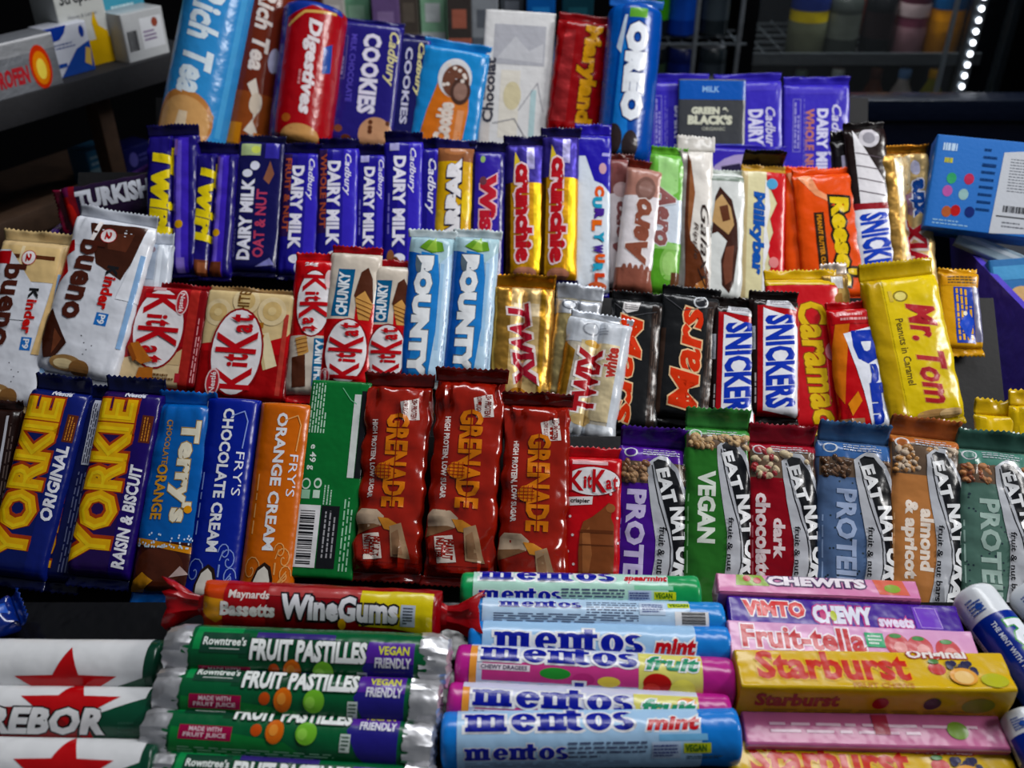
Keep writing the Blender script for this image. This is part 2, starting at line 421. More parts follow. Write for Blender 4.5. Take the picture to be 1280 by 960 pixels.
def pastilles(label, b, t, w, spin, lift):
    pr = [R(-3.1, .045, 3.1, .955, '#0c5a36'), R(-1.5, .05, -.45, .24, '#178a4e'), G([(-1.0, .24), (-1.0, .66), (-.62, .66), (-.62, .50), (-.2, .46), (-.2, .24)], '#0a4329'), G([(.2, .045), (1.4, .045), (1.4, .66), (.55, .5), (.35, .3)], '#157a3a'),
          R(-1.15, .08, -.35, .27, '#15402f'), G([(-.95, .80), (.0, .74), (.9, .79), (1.3, .84), (1.3, .945), (-.95, .945)], '#2c2780'), G([(-.98, .76), (-.2, .74), (-.2, .945), (-.98, .945)], '#5a2f9a'),
          R(-1.25, .3, -.98, .62, '#3d2f7a'),
          T("Rowntree's", 'u', -.95, .09, -.62, .265, '#e7ece8', b=.03, k=0), L([(-.5, .12), (-.5, .24)], '#c9d2cc', .0004),
          T('FRUIT PASTILLES', 'u', -.92, .285, -.15, .755, '#eef1f0', b=.05, ol='#0b3a26', os=.04),
          T('VEGAN', 'u', -.82, .80, -.5, .925, '#d9d84a', b=.03), T('FRIENDLY', 'u', -.4, .79, -.05, .935, '#e6e6f0', b=.035),
          R(.12, .08, .62, .29, '#a0164e'), T('MADE WITH', 'u', .17, .12, .33, .25, '#efd6e0', b=.02, k=0), T('FRUIT JUICE', 'u', .38, .1, .57, .27, '#efd6e0', b=.02, k=0),
          E(.18, .385, .22, .022, '#c85a1c'), E(.2, .46, .42, .036, '#d9761e'), E(.16, .455, .2, .018, '#e79a45'), E(.2, .585, .4, .042, '#79b83a'), E(.24, .57, .2, .02, '#98cf58'),
          R(.15, .72, .78, .76, '#c9d4cf'), SM(.2, .725, .72, .755, 4, '#1b4a35', 'u', .5, 3), SM(.85, .08, 1.15, .7, 3, '#8fc5a3', 'u', .4, 8)]
    o = bar('candy_roll', label, 'sweets', 'green fruit sweet rolls with foil ends', TABLE, b, t, w, '#0c5a36', pr, sec='roll', tf=0, bf=0, spin=spin, tap=.002, emin=.9, wr=.3, lift=lift)
    hw, ln, th, s = INFO[o.name]
    for sg, y0 in ((-1, 0), (1, ln)):                                   # crumpled foil tuck at each end
        V = []; F = []; n = 48
        for r, (rr, yy) in enumerate(((1.02, -.004), (1.02, .000), (1.0, .004), (.9, .0085), (.6, .0095), (.25, .0075), (.03, .008))):
            for i in range(n):
                a = 2 * math.pi * i / n; k = 1 + .11 * noise.noise(Vector((math.cos(a) * 7, math.sin(a) * 7, yy * 500 + y0 * 90 + COUNT[0])))
                V.append((hw * rr * k * math.sin(a), y0 + sg * (yy + .0012 * noise.noise(Vector((math.cos(a) * 6, math.sin(a) * 6, r * 2 + COUNT[0])))), hw + hw * rr * k * math.cos(a)))
        for r in range(6):
            for i in range(n):
                q = (r * n + i, r * n + (i + 1) % n, (r + 1) * n + (i + 1) % n, (r + 1) * n + i); F.append(q if sg > 0 else q[::-1])
        F.append(tuple(6 * n + i for i in range(n)))
        link_mesh('foil_end', V, F, [M('#d9d9dc!m')], o, None, 25)
    return o
pastilles('green fruit sweet roll with whole name and VEGAN FRIENDLY corner, below the wine-red pack', (236, 815), (538, 827), 65, 52, 15)
pastilles('green fruit sweet roll second from the top of its stack, upper edge of name hidden', (224, 867), (526, 881), 65, 22, 10)
pastilles('green fruit sweet roll third from the top, its pink juice box in full view', (210, 916), (518, 934), 65, 2, 5)
pastilles('green fruit sweet roll lowest in its stack, cut by the bottom edge of the photo', (212, 970), (518, 988), 65, 40, 0)

def wine():
    pr = [R(-1.6, .0, 1.6, .10, '#c9501e'), G([(-.6, .0), (-.1, .0), (.4, .07), (.1, .12), (-.5, .11)], '#e0a02a'), R(-1.5, .1, 1.5, .28, '#a81822'), G([(-1.2, .67), (.25, .67), (.3, .80), (.5, .97), (-1.2, .97)], '#d8c61e'), R(-1.2, .28, -.75, .67, '#b04a4a'), R(.42, .1, 1.5, .97, '#7d0f18'),
          T('Maynards', 'u', -.9, .12, -.5, .29, '#e8dcd8', b=.03, k=0), T('Bassetts', 'u', -.45, .09, .08, .32, '#f0ecea', b=.05),
          T('WineGums', 'u', -.85, .34, .12, .83, '#eceaf0', b=.05, ol='#18131a', os=.07),
          E(.2, .6, .22, .016, '#e0b01e'), R(-.62, .84, .2, .90, '#b9c2d2'), SM(-.55, .85, .12, .89, 6, '#28303c', 'u', .5, 4), SM(.75, .12, .95, .8, 2, '#b0666a', 'u', .4, 2)]
    o = bar('candy_roll', 'wine-red sweet pack with white lettering and yellow end, twisted shut at both ends', 'sweets', None, TABLE, (258, 757), (552, 771), 64, '#8a0f1a', pr, sec='pillow', p=2.2, th=22, tf=0, bf=0, spin=52, lift=6, tap=.009, emin=.35, wr=1.2)
    hw, ln, th, s = INFO[o.name]
    for sg, y0 in ((-1, 0), (1, ln)):
        V = []; F = []; n = 28
        for r, (rr, yy) in enumerate(((.62, -.002), (.42, .003), (.5, .008), (.8, .014), (1.0, .019))):
            for i in range(n):
                a = 2 * math.pi * i / n; q = noise.noise(Vector((math.cos(a) * 2.3, math.sin(a) * 2.3, r * .5 + sg * 9)))
                V.append((hw * rr * math.sin(a) * (1 + .3 * q), y0 + sg * (yy + .005 * q * (r > 1)), th / 2 + th * .5 * rr * math.cos(a) * (.75 + .8 * q * (r > 1))))
        for r in range(4):
            for i in range(n):
                q = (r * n + i, r * n + (i + 1) % n, (r + 1) * n + (i + 1) % n, (r + 1) * n + i); F.append(q if sg > 0 else q[::-1])
        t = link_mesh('twisted_end', V, F, [M('#a01822')], o, None, 30); m = t.modifiers.new('film', 'SOLIDIFY'); m.thickness = .0003
wine()

def mento(label, b, t, w, spin, end, body, kind, group='chewy dragee rolls in one stack'):
    pr = [R(-3.1, .055, 3.1, .86 if kind != 'fruit' else .88, body)]
    inkb = '#16259a'
    if kind == 'fruit':
        pr += [R(-.45, .1, .3, .66, '#c94a8e'), E(-.08, .36, .22, .055, '#2f8f3a'), E(.1, .46, .24, .04, '#b83a7e'), E(.14, .55, .2, .04, '#e6cf5a'), R(-1.3, .655, 1.4, .88, '#dcd678'), E(.1, .72, .38, .05, '#b9231e'), E(.3, .70, .2, .03, '#d8453a'), E(.3, .81, .4, .045, '#e8e06a'), E(-.9, .84, .3, .035, '#e59a2a'), R(-1.3, .055, 1.4, .08, '#e8a04a'),
               R(-.34, .09, -.1, .27, '#e9dfe8'), T('CHEWY DRAGEES', 'u', -.3, .095, -.14, .26, '#4a3a5a', b=.02, k=0),
               SLAB(-1.35, .09, -.45, .65, inkb, WH), SLAB(.22, .09, 1.12, .65, inkb, WH),
               T('fruit', 'u', -1.05, .68, -.4, .87, '#1f8f6a', b=.04, ol=WH, os=.07, sh=.25), T('fruit', 'u', .5, .68, 1.0, .87, '#1f8f6a', b=.04, ol=WH, os=.07, sh=.25)]
    elif kind == 'front':                                              # big name only
        pr += [R(-.5, .1, .6, .3, '#dfeaf4'), SLAB(-.85, .10, .25, .66, inkb, WH), T('mint', 'u', -.5, .70, .3, .86, '#c11c2c', b=.05, ol=WH, os=.08, sh=.25), R(.35, .70, .6, .88, '#6fb2e0'), SM(.5, .1, .7, .65, 2, '#5a7aa8', 'u', .4, 4)]
    elif kind == 'back':                                               # ingredients side
        pr += [SLAB(-.62, .12, -.18, .44, inkb, WH, .08), SM(-.62, .46, .1, .66, 5, '#54607c', 'u', .45, 9), SM(.1, .1, .55, .66, 4, '#54607c', 'u', .45, 6),
               R(-.6, .665, .1, .765, '#c6d6ea'), SM(-.5, .675, .0, .755, 4, '#3c4a86', 'u', .5, 4), R(-.62, .775, -.3, .86, '#c9d42a'), T('VEGAN', 'u', -.57, .78, -.36, .855, '#2f6a1e', b=.03, k=0), BC(-.1, .8, .6, .93, 'u')]
    else:                                                              # 'turn': name above, small print below
        pr += [SLAB(-1.4, .08, -.45, .64, inkb, WH), SLAB(-.05, .08, .52, .42, inkb, WH, .08), SM(-.12, .42, .5, .68, 4, '#4c5672', 'u', .45, 5),
               T('mint' if kind == 'turn' else 'spearmint', 'u', -.95, .68, -.42, .86, '#c11c2c', b=.05, ol=WH, os=.08, sh=.25), R(-.3, .72, -.08, .88, '#7fbce4' if kind == 'turn' else '#8fd0b0'),
               R(-.05, .695, .55, .79, '#bccfe8'), SM(.02, .70, .48, .78, 4, '#3c4a86', 'u', .5, 4), R(.0, .80, .36, .89, '#c9d42a'), T('VEGAN', 'u', .05, .805, .3, .875, '#2f6a1e', b=.03, k=0),
               SM(.45, .81, .62, .93, 2, '#3c5a6a', 'u', .5, 2), SM(.6, .08, .9, .62, 3, '#8898b4', 'u', .4, 3)]
    return bar('candy_roll', label, 'sweets', group, TABLE, b, t, w, end, pr, sec='roll', tf=0, bf=0, spin=spin, tap=.0045, emin=.72, wr=.5)
mento('pale green and white dragee roll with blue lettering, rearmost of its stack', (576, 740), (874, 746), 50, 26, '#1f9a5c', '#b9e0d2', 'turnsp')
mento('light blue dragee roll showing ingredients and small print, directly behind the MINT roll', (586, 772), (904, 779), 50, 12, '#2f8fd6', '#bcd6ee', 'back')
mento('light blue dragee roll with one big dark blue name and red MINT, third row back', (586, 802), (912, 811), 52, 40, '#2a8ad8', '#a9cdee', 'front')
mento('pink ended fruit dragee roll with strawberry and pineapple picture, nearest of the two', (570, 836), (916, 854), 60, 36, '#b8308f', '#cdd6ea', 'fruit')
mento('pink ended fruit dragee roll half hidden under the frontmost blue roll', (560, 882), (912, 898), 58, 54, '#b8308f', '#cfd2e8', 'fruit')
mento('sky blue dragee roll with two names and VEGAN mark, frontmost of its stack', (552, 926), (922, 920), 68, 40, '#2387d8', '#aed0ee', 'turn')

def pack(name, label, b, t, wmm, th, col, pr, spin=0, group=None, pl=TABLE, lift=0, **k):
    return bar(name, label, 'sweets', group, pl, b, t, 0, col, pr, th=th, sec='box', tf=0, bf=0, lift=lift, spin=spin, ref=1.0, wmm=wmm, tap=.0012, emin=.93, wr=k.pop('wr', .35), **k)
def star_pack(label, b, t, lift, part=1):
    pr = [T('Starburst', 'u', -.88, .07, .58, .63, '#c8321a', b=.04, ol='#e8b81c', os=.035), T('Original', 'u', -1.0, .64, -.45, .86, '#eee6e2', b=.04, ol='#b03a30', os=.07),
          T('FRUIT CHEWS', 'u', .68, .41, .92, .63, '#c98a1a', b=.03, k=0), E(-.05, .735, .3, .032, '#c22a24'), E(-.4, .73, .12, .02, '#3f7a2a')]
    pr += [E(-.3 + .28 * ((i * 7) % 4) / 2, .785 + .014 * (i % 7), .15, .013, '#28264a') for i in range(14)]
    pr += [E(.35, .82, .42, .05, '#e6a84a'), E(.4, .82, .32, .035, '#edc884'), E(.5, .93, .35, .05, '#b7b82a'),
           T('Starburst', 'u', 1.3, .06, 2.2, .37, '#a8401e', b=.05), E(1.9, .52, .4, .03, '#a82222'), E(1.9, .71, .4, .032, '#3a2430'), E(2.0, .88, .5, .06, '#8f9a2a'), SM(2.35, .1, 2.65, .9, 2, '#a8801e', 'u', .4, 2)]
    return pack('chew_pack', label, b, t, 22, 24, '#d9b312', pr, spin=-4, lift=lift, wr=.7, group='yellow fruit chew packs')
pk = [R(-1, 0, 1, 1, '#d68ab4'), G([(-1, .1), (.2, .09), (.2, .26), (-1, .22)], '#8aa82e'), E(-.5, .15, .3, .02, '#b9222a'), E(-.3, .2, .3, .02, '#b9222a'), T('CHEWITS', 'u', -.8, .25, .1, .74, '#e9dfe8', b=.06, ol='#4a1f5a', os=.09), G([(-.9, .78), (.6, .80), (.6, .95), (-.9, .93)], '#d8705a'), E(.0, .87, .4, .04, '#8aa83a'), SM(1.15, .34, 1.8, .95, 4, '#7c3f66', 'u', .4, 4)]
pack('chew_pack', 'pink chew pack with dark purple lettering, rearmost of the boxed chews', (897, 728), (1148, 738), 13, 18, '#c9759f', pk)
vm = [T('ViMTO', 'u', -.72, .06, .2, .33, '#d8393a', b=.06, ol='#f0e6ea', os=.06), T('CHEWY', 'u', -.6, .36, .45, .62, '#e0e0ee', b=.07, ol='#b8288a', os=.07), E(-.05, .405, .3, .014, '#c22a7a', 1), E(.0, .45, .3, .014, '#b8c23a', 1), T('sweets', 'u', -.1, .64, .5, .79, '#e6d8ee', b=.05, ol='#c23a8a', os=.08), R(-.75, .80, .5, .91, '#7a4ac0'), L([(-.7, .81), (-.7, .9), (.42, .91), (.42, .82), (-.7, .81)], '#b79ae0', .0004), SM(1.1, .06, 1.4, .64, 2, '#a58ad0', 'u', .4, 4), BC(1.12, .68, 1.8, .97, 'u')]
pack('chew_pack', 'purple chew pack with red and white lettering, between the two pink packs', (912, 764), (1202, 778), 21, 17, '#4a1f92', vm)
ft = [T('Fruit-tella', 'u', -.75, .05, .45, .55, '#c0182a', b=.035, ol='#f0e2ec', os=.05), R(-.6, .555, .15, .63, '#3fa878'), SM(-.5, .565, .05, .62, 3, '#e6f0ea', 'u', .5, 2)]
for i, x in enumerate((.68, .77, .88)): ft += [E(-.05 + .1 * i, x, .6, .05, '#c8575a'), E(.1 + .1 * i, x + .01, .3, .026, '#dd9a98'), E(-.5 + .1 * i, x, .12, .025, '#4a8a4a')]
ft += [SM(1.1, .05, 1.6, .9, 3, '#b06a94', 'u', .35, 6)]
pack('chew_pack', 'light pink chew pack with red lettering and strawberries, behind the upper yellow pack', (912, 797), (1222, 812), 22, 20, '#dba4cb', ft)
star_pack('yellow chew pack with orange lettering and fruit picture, resting on a pink pack', (922, 834), (1262, 839), 2)
pack('chew_pack', 'pink chew pack sandwiched between two yellow packs, only its front side showing', (930, 908), (1256, 915), 18, 16, '#c9749f', [SM(-.4, .1, .4, .9, 2, '#e9c8da', 'u', .4, 3), R(-.8, .5, .3, .56, '#a83a50'), E(0, .82, .5, .04, '#7a9a3a'), R(1.05, .0, 1.15, 1, '#e0a8c4'), SM(1.4, .05, 1.9, .9, 3, '#a84a78', 'u', .3, 6)], lift=-8)
star_pack('yellow chew pack at the bottom edge of the photo, in front of the pink pack', (912, 950), (1272, 962), -20)
def mint_tube(label, b, t, w, spin, lift=0):
    pr = [R(-3.1, .0, 3.1, .70, '#12338f'), T('POLO', 'd', .0, .12, .95, .62, '#e9edf4', b=.1, ol='#3f9a4a', os=.07), T('THE MINT WITH THE HOLE', 'd', -.5, .05, -.28, .64, '#dfe6f2', b=.02, k=0), E(-.45, .795, .16, .03, '#1d57b0'), SM(-.9, .74, -.25, .88, 5, '#3c5aa0', 'h', .5, 4), R(-1.75, .45, -1.4, .78, '#d9dde4'), SM(-1.7, .47, -1.45, .76, 5, '#555a66', 'd', .5, 4)]
    return bar('mint_roll', label, 'sweets', 'blue and white mint rolls', TABLE, b, t, w, '#dfe3e8', pr, sec='roll', tf=0, bf=0, spin=spin, tap=.006, emin=.45, wr=.5, lift=lift)
mint_tube('blue mint roll with rounded white end, lying beside the purple and yellow chew packs', (1316, 880), (1212, 742), 58, -12)
mint_tube('blue and white mint roll at the right edge, against the grey-green snack bar', (1384, 850), (1278, 736), 52, -12, 2)
mint_tube('blue mint roll in the bottom right corner, beside the lower yellow pack', (1330, 1010), (1272, 892), 52, -5)

# ---------------------------------------------------------------- first shelf: chocolate bars, protein bars, nut bars
def yorkie(label, b, t, w, base, edge, sub, th=15, lift=0, ln2=.02):
    pr = [R(-.98, .0, .42, .96, base), R(.38, 0, 1.5, 1, edge),
          T('YORKIE', 'u', -.98, .06, .34, .95, '#e9b411', b=.07, ol='#a8431a', os=.05), T('YORKIE', 'u', -.84, .085, .2, .93, '#f0cf2a', b=-.01, k=1),
          T(sub, 'u', .46, .05 if len(sub) > 9 else .30, .86, .60 if len(sub) > 9 else .70, '#e9eaf2', b=.04, sh=.15), R(.55, .72, .9, .87, '#5a2a1a'), SM(.6, .73, .86, .86, 3, '#c98a3a', 'u', .4, 3), T('Nestlé', 'h', -.2, .965, .5, .995, '#d8dae6', b=.05, k=0),
          R(-1.35, .3, -1.08, .75, '#c6cad6'), SM(-1.32, .31, -1.1, .74, 2, '#2a2a44', 'd', .5, 6)]
    return bar('chocolate_bar', label, 'chocolate bar', 'bars with tall yellow lettering', SHELF_A, b, t, w, base, pr, th=th, sec='pillow', p=4.5, tf=20, bf=12, fc='#0f1642', lift=lift, tb=.45, wr=.8)
bar('chocolate_bar', 'dark brown chocolate bar with a white stripe, cut by the left edge of the photo', 'chocolate bar', None, SHELF_A, (-32, 716), (2, 512), 56, '#24130f', [R(.5, .35, .62, .95, '#c4c4cc'), R(.2, .4, .25, .9, '#8a7a74'), R(-.8, .2, .0, .9, '#e0b41c'), SM(.7, .3, .95, .9, 2, '#6a5a54', 'd', .4, 2)], th=12, p=3.5, tf=10, fc='#2a1510')
yorkie('navy chocolate bar with tall yellow letters and ORIGINAL beside them', (20, 722), (80, 490), 74, '#12205e', '#16246c', 'ORIGINAL', lift=3)
bar('chocolate_bar', 'navy chocolate bar tucked edge-on between the two bars with tall yellow letters', 'chocolate bar', None, SHELF_A, (76, 728), (124, 498), 46, '#10184a', [T('YORKIE', 'u', -.9, .02, -.45, .55, '#dca414', b=.08, ol='#8a3a1a', os=.05), R(.0, .62, .42, .98, '#c9ccd8'), SM(.04, .63, .38, .96, 3, '#2a2a44', 'd', .5, 6), SM(-.1, .05, .8, .58, 5, '#6d7396', 'u', .35, 4)], th=12, p=4.5, tf=16, bf=12, fc='#0c1236')
yorkie('purple-edged chocolate bar with tall yellow letters, marked RAISIN & BISCUIT', (124, 722), (170, 492), 76, '#2a1450', '#231060', 'RAISIN & BISCUIT', lift=3)
tp = [R(-1.5, .0, 1.5, .26, '#3b1a12'), E(-.1, .13, .8, .10, '#4a2416'), G([(-1.5, .255), (1.5, .19), (1.5, .225), (-1.5, .285)], '#c98a1c')]
rg = random.Random(4)
tp += [E(rg.uniform(-.95, .95), .25 + rg.random() ** 2 * .07 - .02, .03, .006, '#cfe3f4', 0, 6) for _ in range(60)]
tp += [T('Terry\'s', 'd', -.15, .36, .68, .90, '#e6dfcb', b=.05, ol='#a98b4a', os=.03), T('CHOCOLATE', 'd', -.5, .66, -.3, .90, '#b98a3a', b=.02, k=0), T('ORANGE', 'd', -.62, .37, -.24, .66, '#d19a2e', b=.03), E(.6, .43, .13, .02, '#e2a01c'), G([(-1.3, .0), (-.6, .0), (-.2, .06), (-.6, .10)], '#c08a2a'), G([(.3, .08), (.9, .10), (.6, .14)], '#b9a4a0')]
bar('chocolate_bar', 'bright blue chocolate bar with cream curly lettering and a brown bottom half', 'chocolate bar', None, SHELF_A, (202, 742), (236, 506), 74, '#0f63ae', tp, th=15, p=2.6, tf=16, bf=14, fc='#1569b8', tb=.5, lift=1, wr=1.5)
def swirl(u, v, r, c, s=1):
    return [L([(u + s * r * (1 - i / 16) * math.cos(i * .55), v + .22 * r * (1 - i / 16) * math.sin(i * .55)) for i in range(16)], c, .0006)]
def fry(label, b, t, w, col, word, ink):
    a = '#8fa4e0' if ink == 'b' else '#e9b070'
    pr = [T(word, 'd', -.22, .22, .2, .94, '#eef0f6', b=.035), T("FRY'S", 'd', .42, .50, .74, .72, '#e9ecf6', b=.0, k=1), L([(.1, .9), (.55, .93), (.7, .88), (.62, .74)], a, .0007), SM(-.72, .3, -.62, .92, 1, a, 'd', .5, 3),
          *swirl(-.55, .12, .35, a), *swirl(.62, .18, .3, a, -1), *swirl(.7, .1, .26, a), *swirl(.45, .22, .22, a, -1), R(.3, .1, .36, .16, a),
          G([(-.5, .0), (-.48, .06), (-.3, .13), (-.05, .16), (.18, .14), (.3, .08), (.32, .0)], '#2a1a12'), G([(-.42, .0), (-.4, .06), (-.26, .115), (-.05, .14), (.1, .12), (.2, .07), (.16, .0)], '#e6e0d6')]
    pr += [L([(.3, .02), (.75, .12 - .02 * i)], a, .0006) for i in range(4)]
    if ink == 'b': pr += [R(-1.25, .62, -.95, .98, '#c3cad8'), SM(-1.2, .64, -1.0, .96, 3, '#333a58', 'd', .4, 3)]
    return bar('chocolate_bar', label, 'chocolate bar', 'round-topped cream bars', SHELF_A, b, t, w, col, pr, th=16, p=2.3, tf=0, bf=0, tap=.006, emin=.55, wr=.25)
fry('royal blue round-topped cream bar with white capitals, left of the orange one', (262, 748), (294, 500), 68, '#0c2590', 'CHOCOLATE CREAM', 'b')
fry('orange round-topped cream bar with white capitals and white swirls', (332, 744), (360, 506), 66, '#cf6a0c', 'ORANGE CREAM', 'o')
gp = [SM(-.92, .72, -.35, .98, 6, '#bfe0ca', 'd', .45, 4), T('e 49 g', 'd', -.82, .53, -.55, .66, '#e3efe6', b=.02, k=0), E(-.78, .46, .15, .028, '#d6e8da'), E(-.78, .46, .11, .02, '#1d7a40'), E(-.4, .465, .13, .026, '#d6e8da'), E(-.4, .465, .08, .015, '#1d7a40'), R(-.9, .385, -.62, .43, '#9fcdb0'), R(-.52, .39, -.3, .43, '#cfe6d6'), SM(-.2, .36, .12, .46, 3, '#bfe0ca', 'd', .4, 7),
      BC(-.92, .05, -.22, .355), R(-.18, .05, .4, .355, '#16181c'), SM(-.1, .1, .34, .33, 3, '#a8a8ac', 'd', .35, 8), SM(.5, .04, .85, .40, 3, '#a9d6b8', 'd', .4, 9), R(.52, .50, .74, .93, '#d5dad8'), R(.76, .50, 1.0, .95, '#14161a'), L([(.1, .96), (.4, .9), (.6, .88)], '#7cc79a', .0005)]
bar('chocolate_bar', 'green bar lying face down, white barcode and small print on its back', 'chocolate bar', None, SHELF_A, (402, 724), (428, 478), 76, '#127036', gp, th=10, sec='pillow', p=6, tf=0, bf=0, tap=.004, emin=.6, wr=.6, lift=2)
def protein_bar(label, b, t, w, seed, lift=0, tb=.5, tag=True):
    pr = [R(-.98, .05, .98, .97, '#93281a!g'), G([(.1, .9), (.65, .93), (.72, .81), (.2, .80)], '#d8cfcb'), T('20g PROTEIN', 'd', .38, .81, .62, .92, '#7a2418', b=.03, k=0), T('LOW SUGAR', 'd', .2, .82, .34, .91, '#7a2418', b=.02, k=0),
          T('GRENADE', 'd', -.25, .335, .42, .84, '#cf7d1a', b=.045), E(-.26, .525, .24, .042, '#cf7d1a', 1), R(.06, .335, .085, .84, '#8c2216', 1),
          T('HIGH PROTEIN, LOW SUGAR', 'd', -.72, .38, -.52, .80, '#e9dcd8', b=.04)]
    pr += [L([(-.5, .50 + .018 * i), (-.02, .50 + .018 * i)], '#8c2216', .0004, 1) for i in range(4)] + [L([(-.44 + .12 * i, .485), (-.44 + .12 * i, .565)], '#8c2216', .0004, 1) for i in range(4)]
    pr += [G([(-1.0, .30), (-.85, .325), (-.35, .32), (-.12, .285), (-.2, .235), (-1.0, .215)], '#b9a48e'), G([(-1.0, .24), (-.4, .245), (-.2, .235), (-1.0, .185)], '#7a5a40'), G([(-.3, .28), (.0, .275), (.35, .24), (.2, .21), (-.1, .22)], '#c98a3a'), G([(.05, .235), (.38, .255), (.72, .07), (.15, .08)], '#a08468'), G([(.12, .2), (.3, .22), (.5, .09), (.2, .09)], '#8a6a50')]
    if tag: pr += [G([(-.75, .19), (-.25, .2), (-.1, .07), (-.62, .06)], '#d8cdc4'), T('PEANUT', 'd', -.48, .08, -.2, .18, '#8c2216', b=.05, k=0), T('NUTTER', 'd', -.68, .085, -.46, .185, '#8c2216', b=.05, k=0)]
    return bar('protein_bar', label, 'protein bar', 'red-brown protein bars with gold lettering', SHELF_A, b, t, w, '#8c2216!g', pr, th=16, p=2.5, tf=17, bf=10, fc='#5c1410!g', tb=tb, lift=lift, wr=4.2, fw=1.06)
protein_bar('red-brown protein bar with gold lettering, leftmost of the three, beside the green bar', (482, 716), (500, 484), 84, 1, 1)
protein_bar('red-brown protein bar with gold lettering, tallest and middle of the three', (574, 722), (590, 478), 88, 2, 4, .7)
protein_bar('red-brown protein bar with gold lettering, rightmost, next to the small bright red bar', (664, 750), (672, 508), 86, 3, 5, .8, False)
kp = oval_logo(.0, .79, .92, .115, 'h') + [R(-.7, .925, .5, .955, '#d9b0b4'), G([(-.85, .655), (.0, .665), (-.02, .60), (-.82, .585)], '#e4dcdc'), T('crispier', 'h', -.75, .60, -.1, .645, '#2a1a1a', b=.03, k=0),
      G([(-.42, .0), (-.45, .22), (-.4, .38), (-.3, .46), (.0, .50), (.3, .56), (.55, .62), (.66, .58), (.62, .50), (.72, .44), (.74, .22), (.7, .0)], '#7a4626'), G([(-.3, .05), (-.34, .36), (-.1, .42), (.0, .2), (-.1, .05)], '#96603a'), R(-.4, .37, .7, .395, '#5e3218'), R(-.42, .27, .72, .28, '#5e3218'), E(.6, .575, .16, .035, '#96603a')]
kp += [E(x, y, .05, .012, '#e8d6d8', 0, 6) for x, y in ((-.75, .5), (-.65, .35), (-.8, .22), (.85, .5), (.88, .3), (.2, .69), (-.6, .12), (.6, .69))]
bar('chocolate_bar', 'small bright red bar with white oval and moulded chocolate figure, beside the purple bar', 'chocolate bar', None, SHELF_A, (738, 726), (741, 572), 74, '#bd0f1c', kp, th=13, p=3, tf=12, bf=8, fc='#a80d18', lift=2)

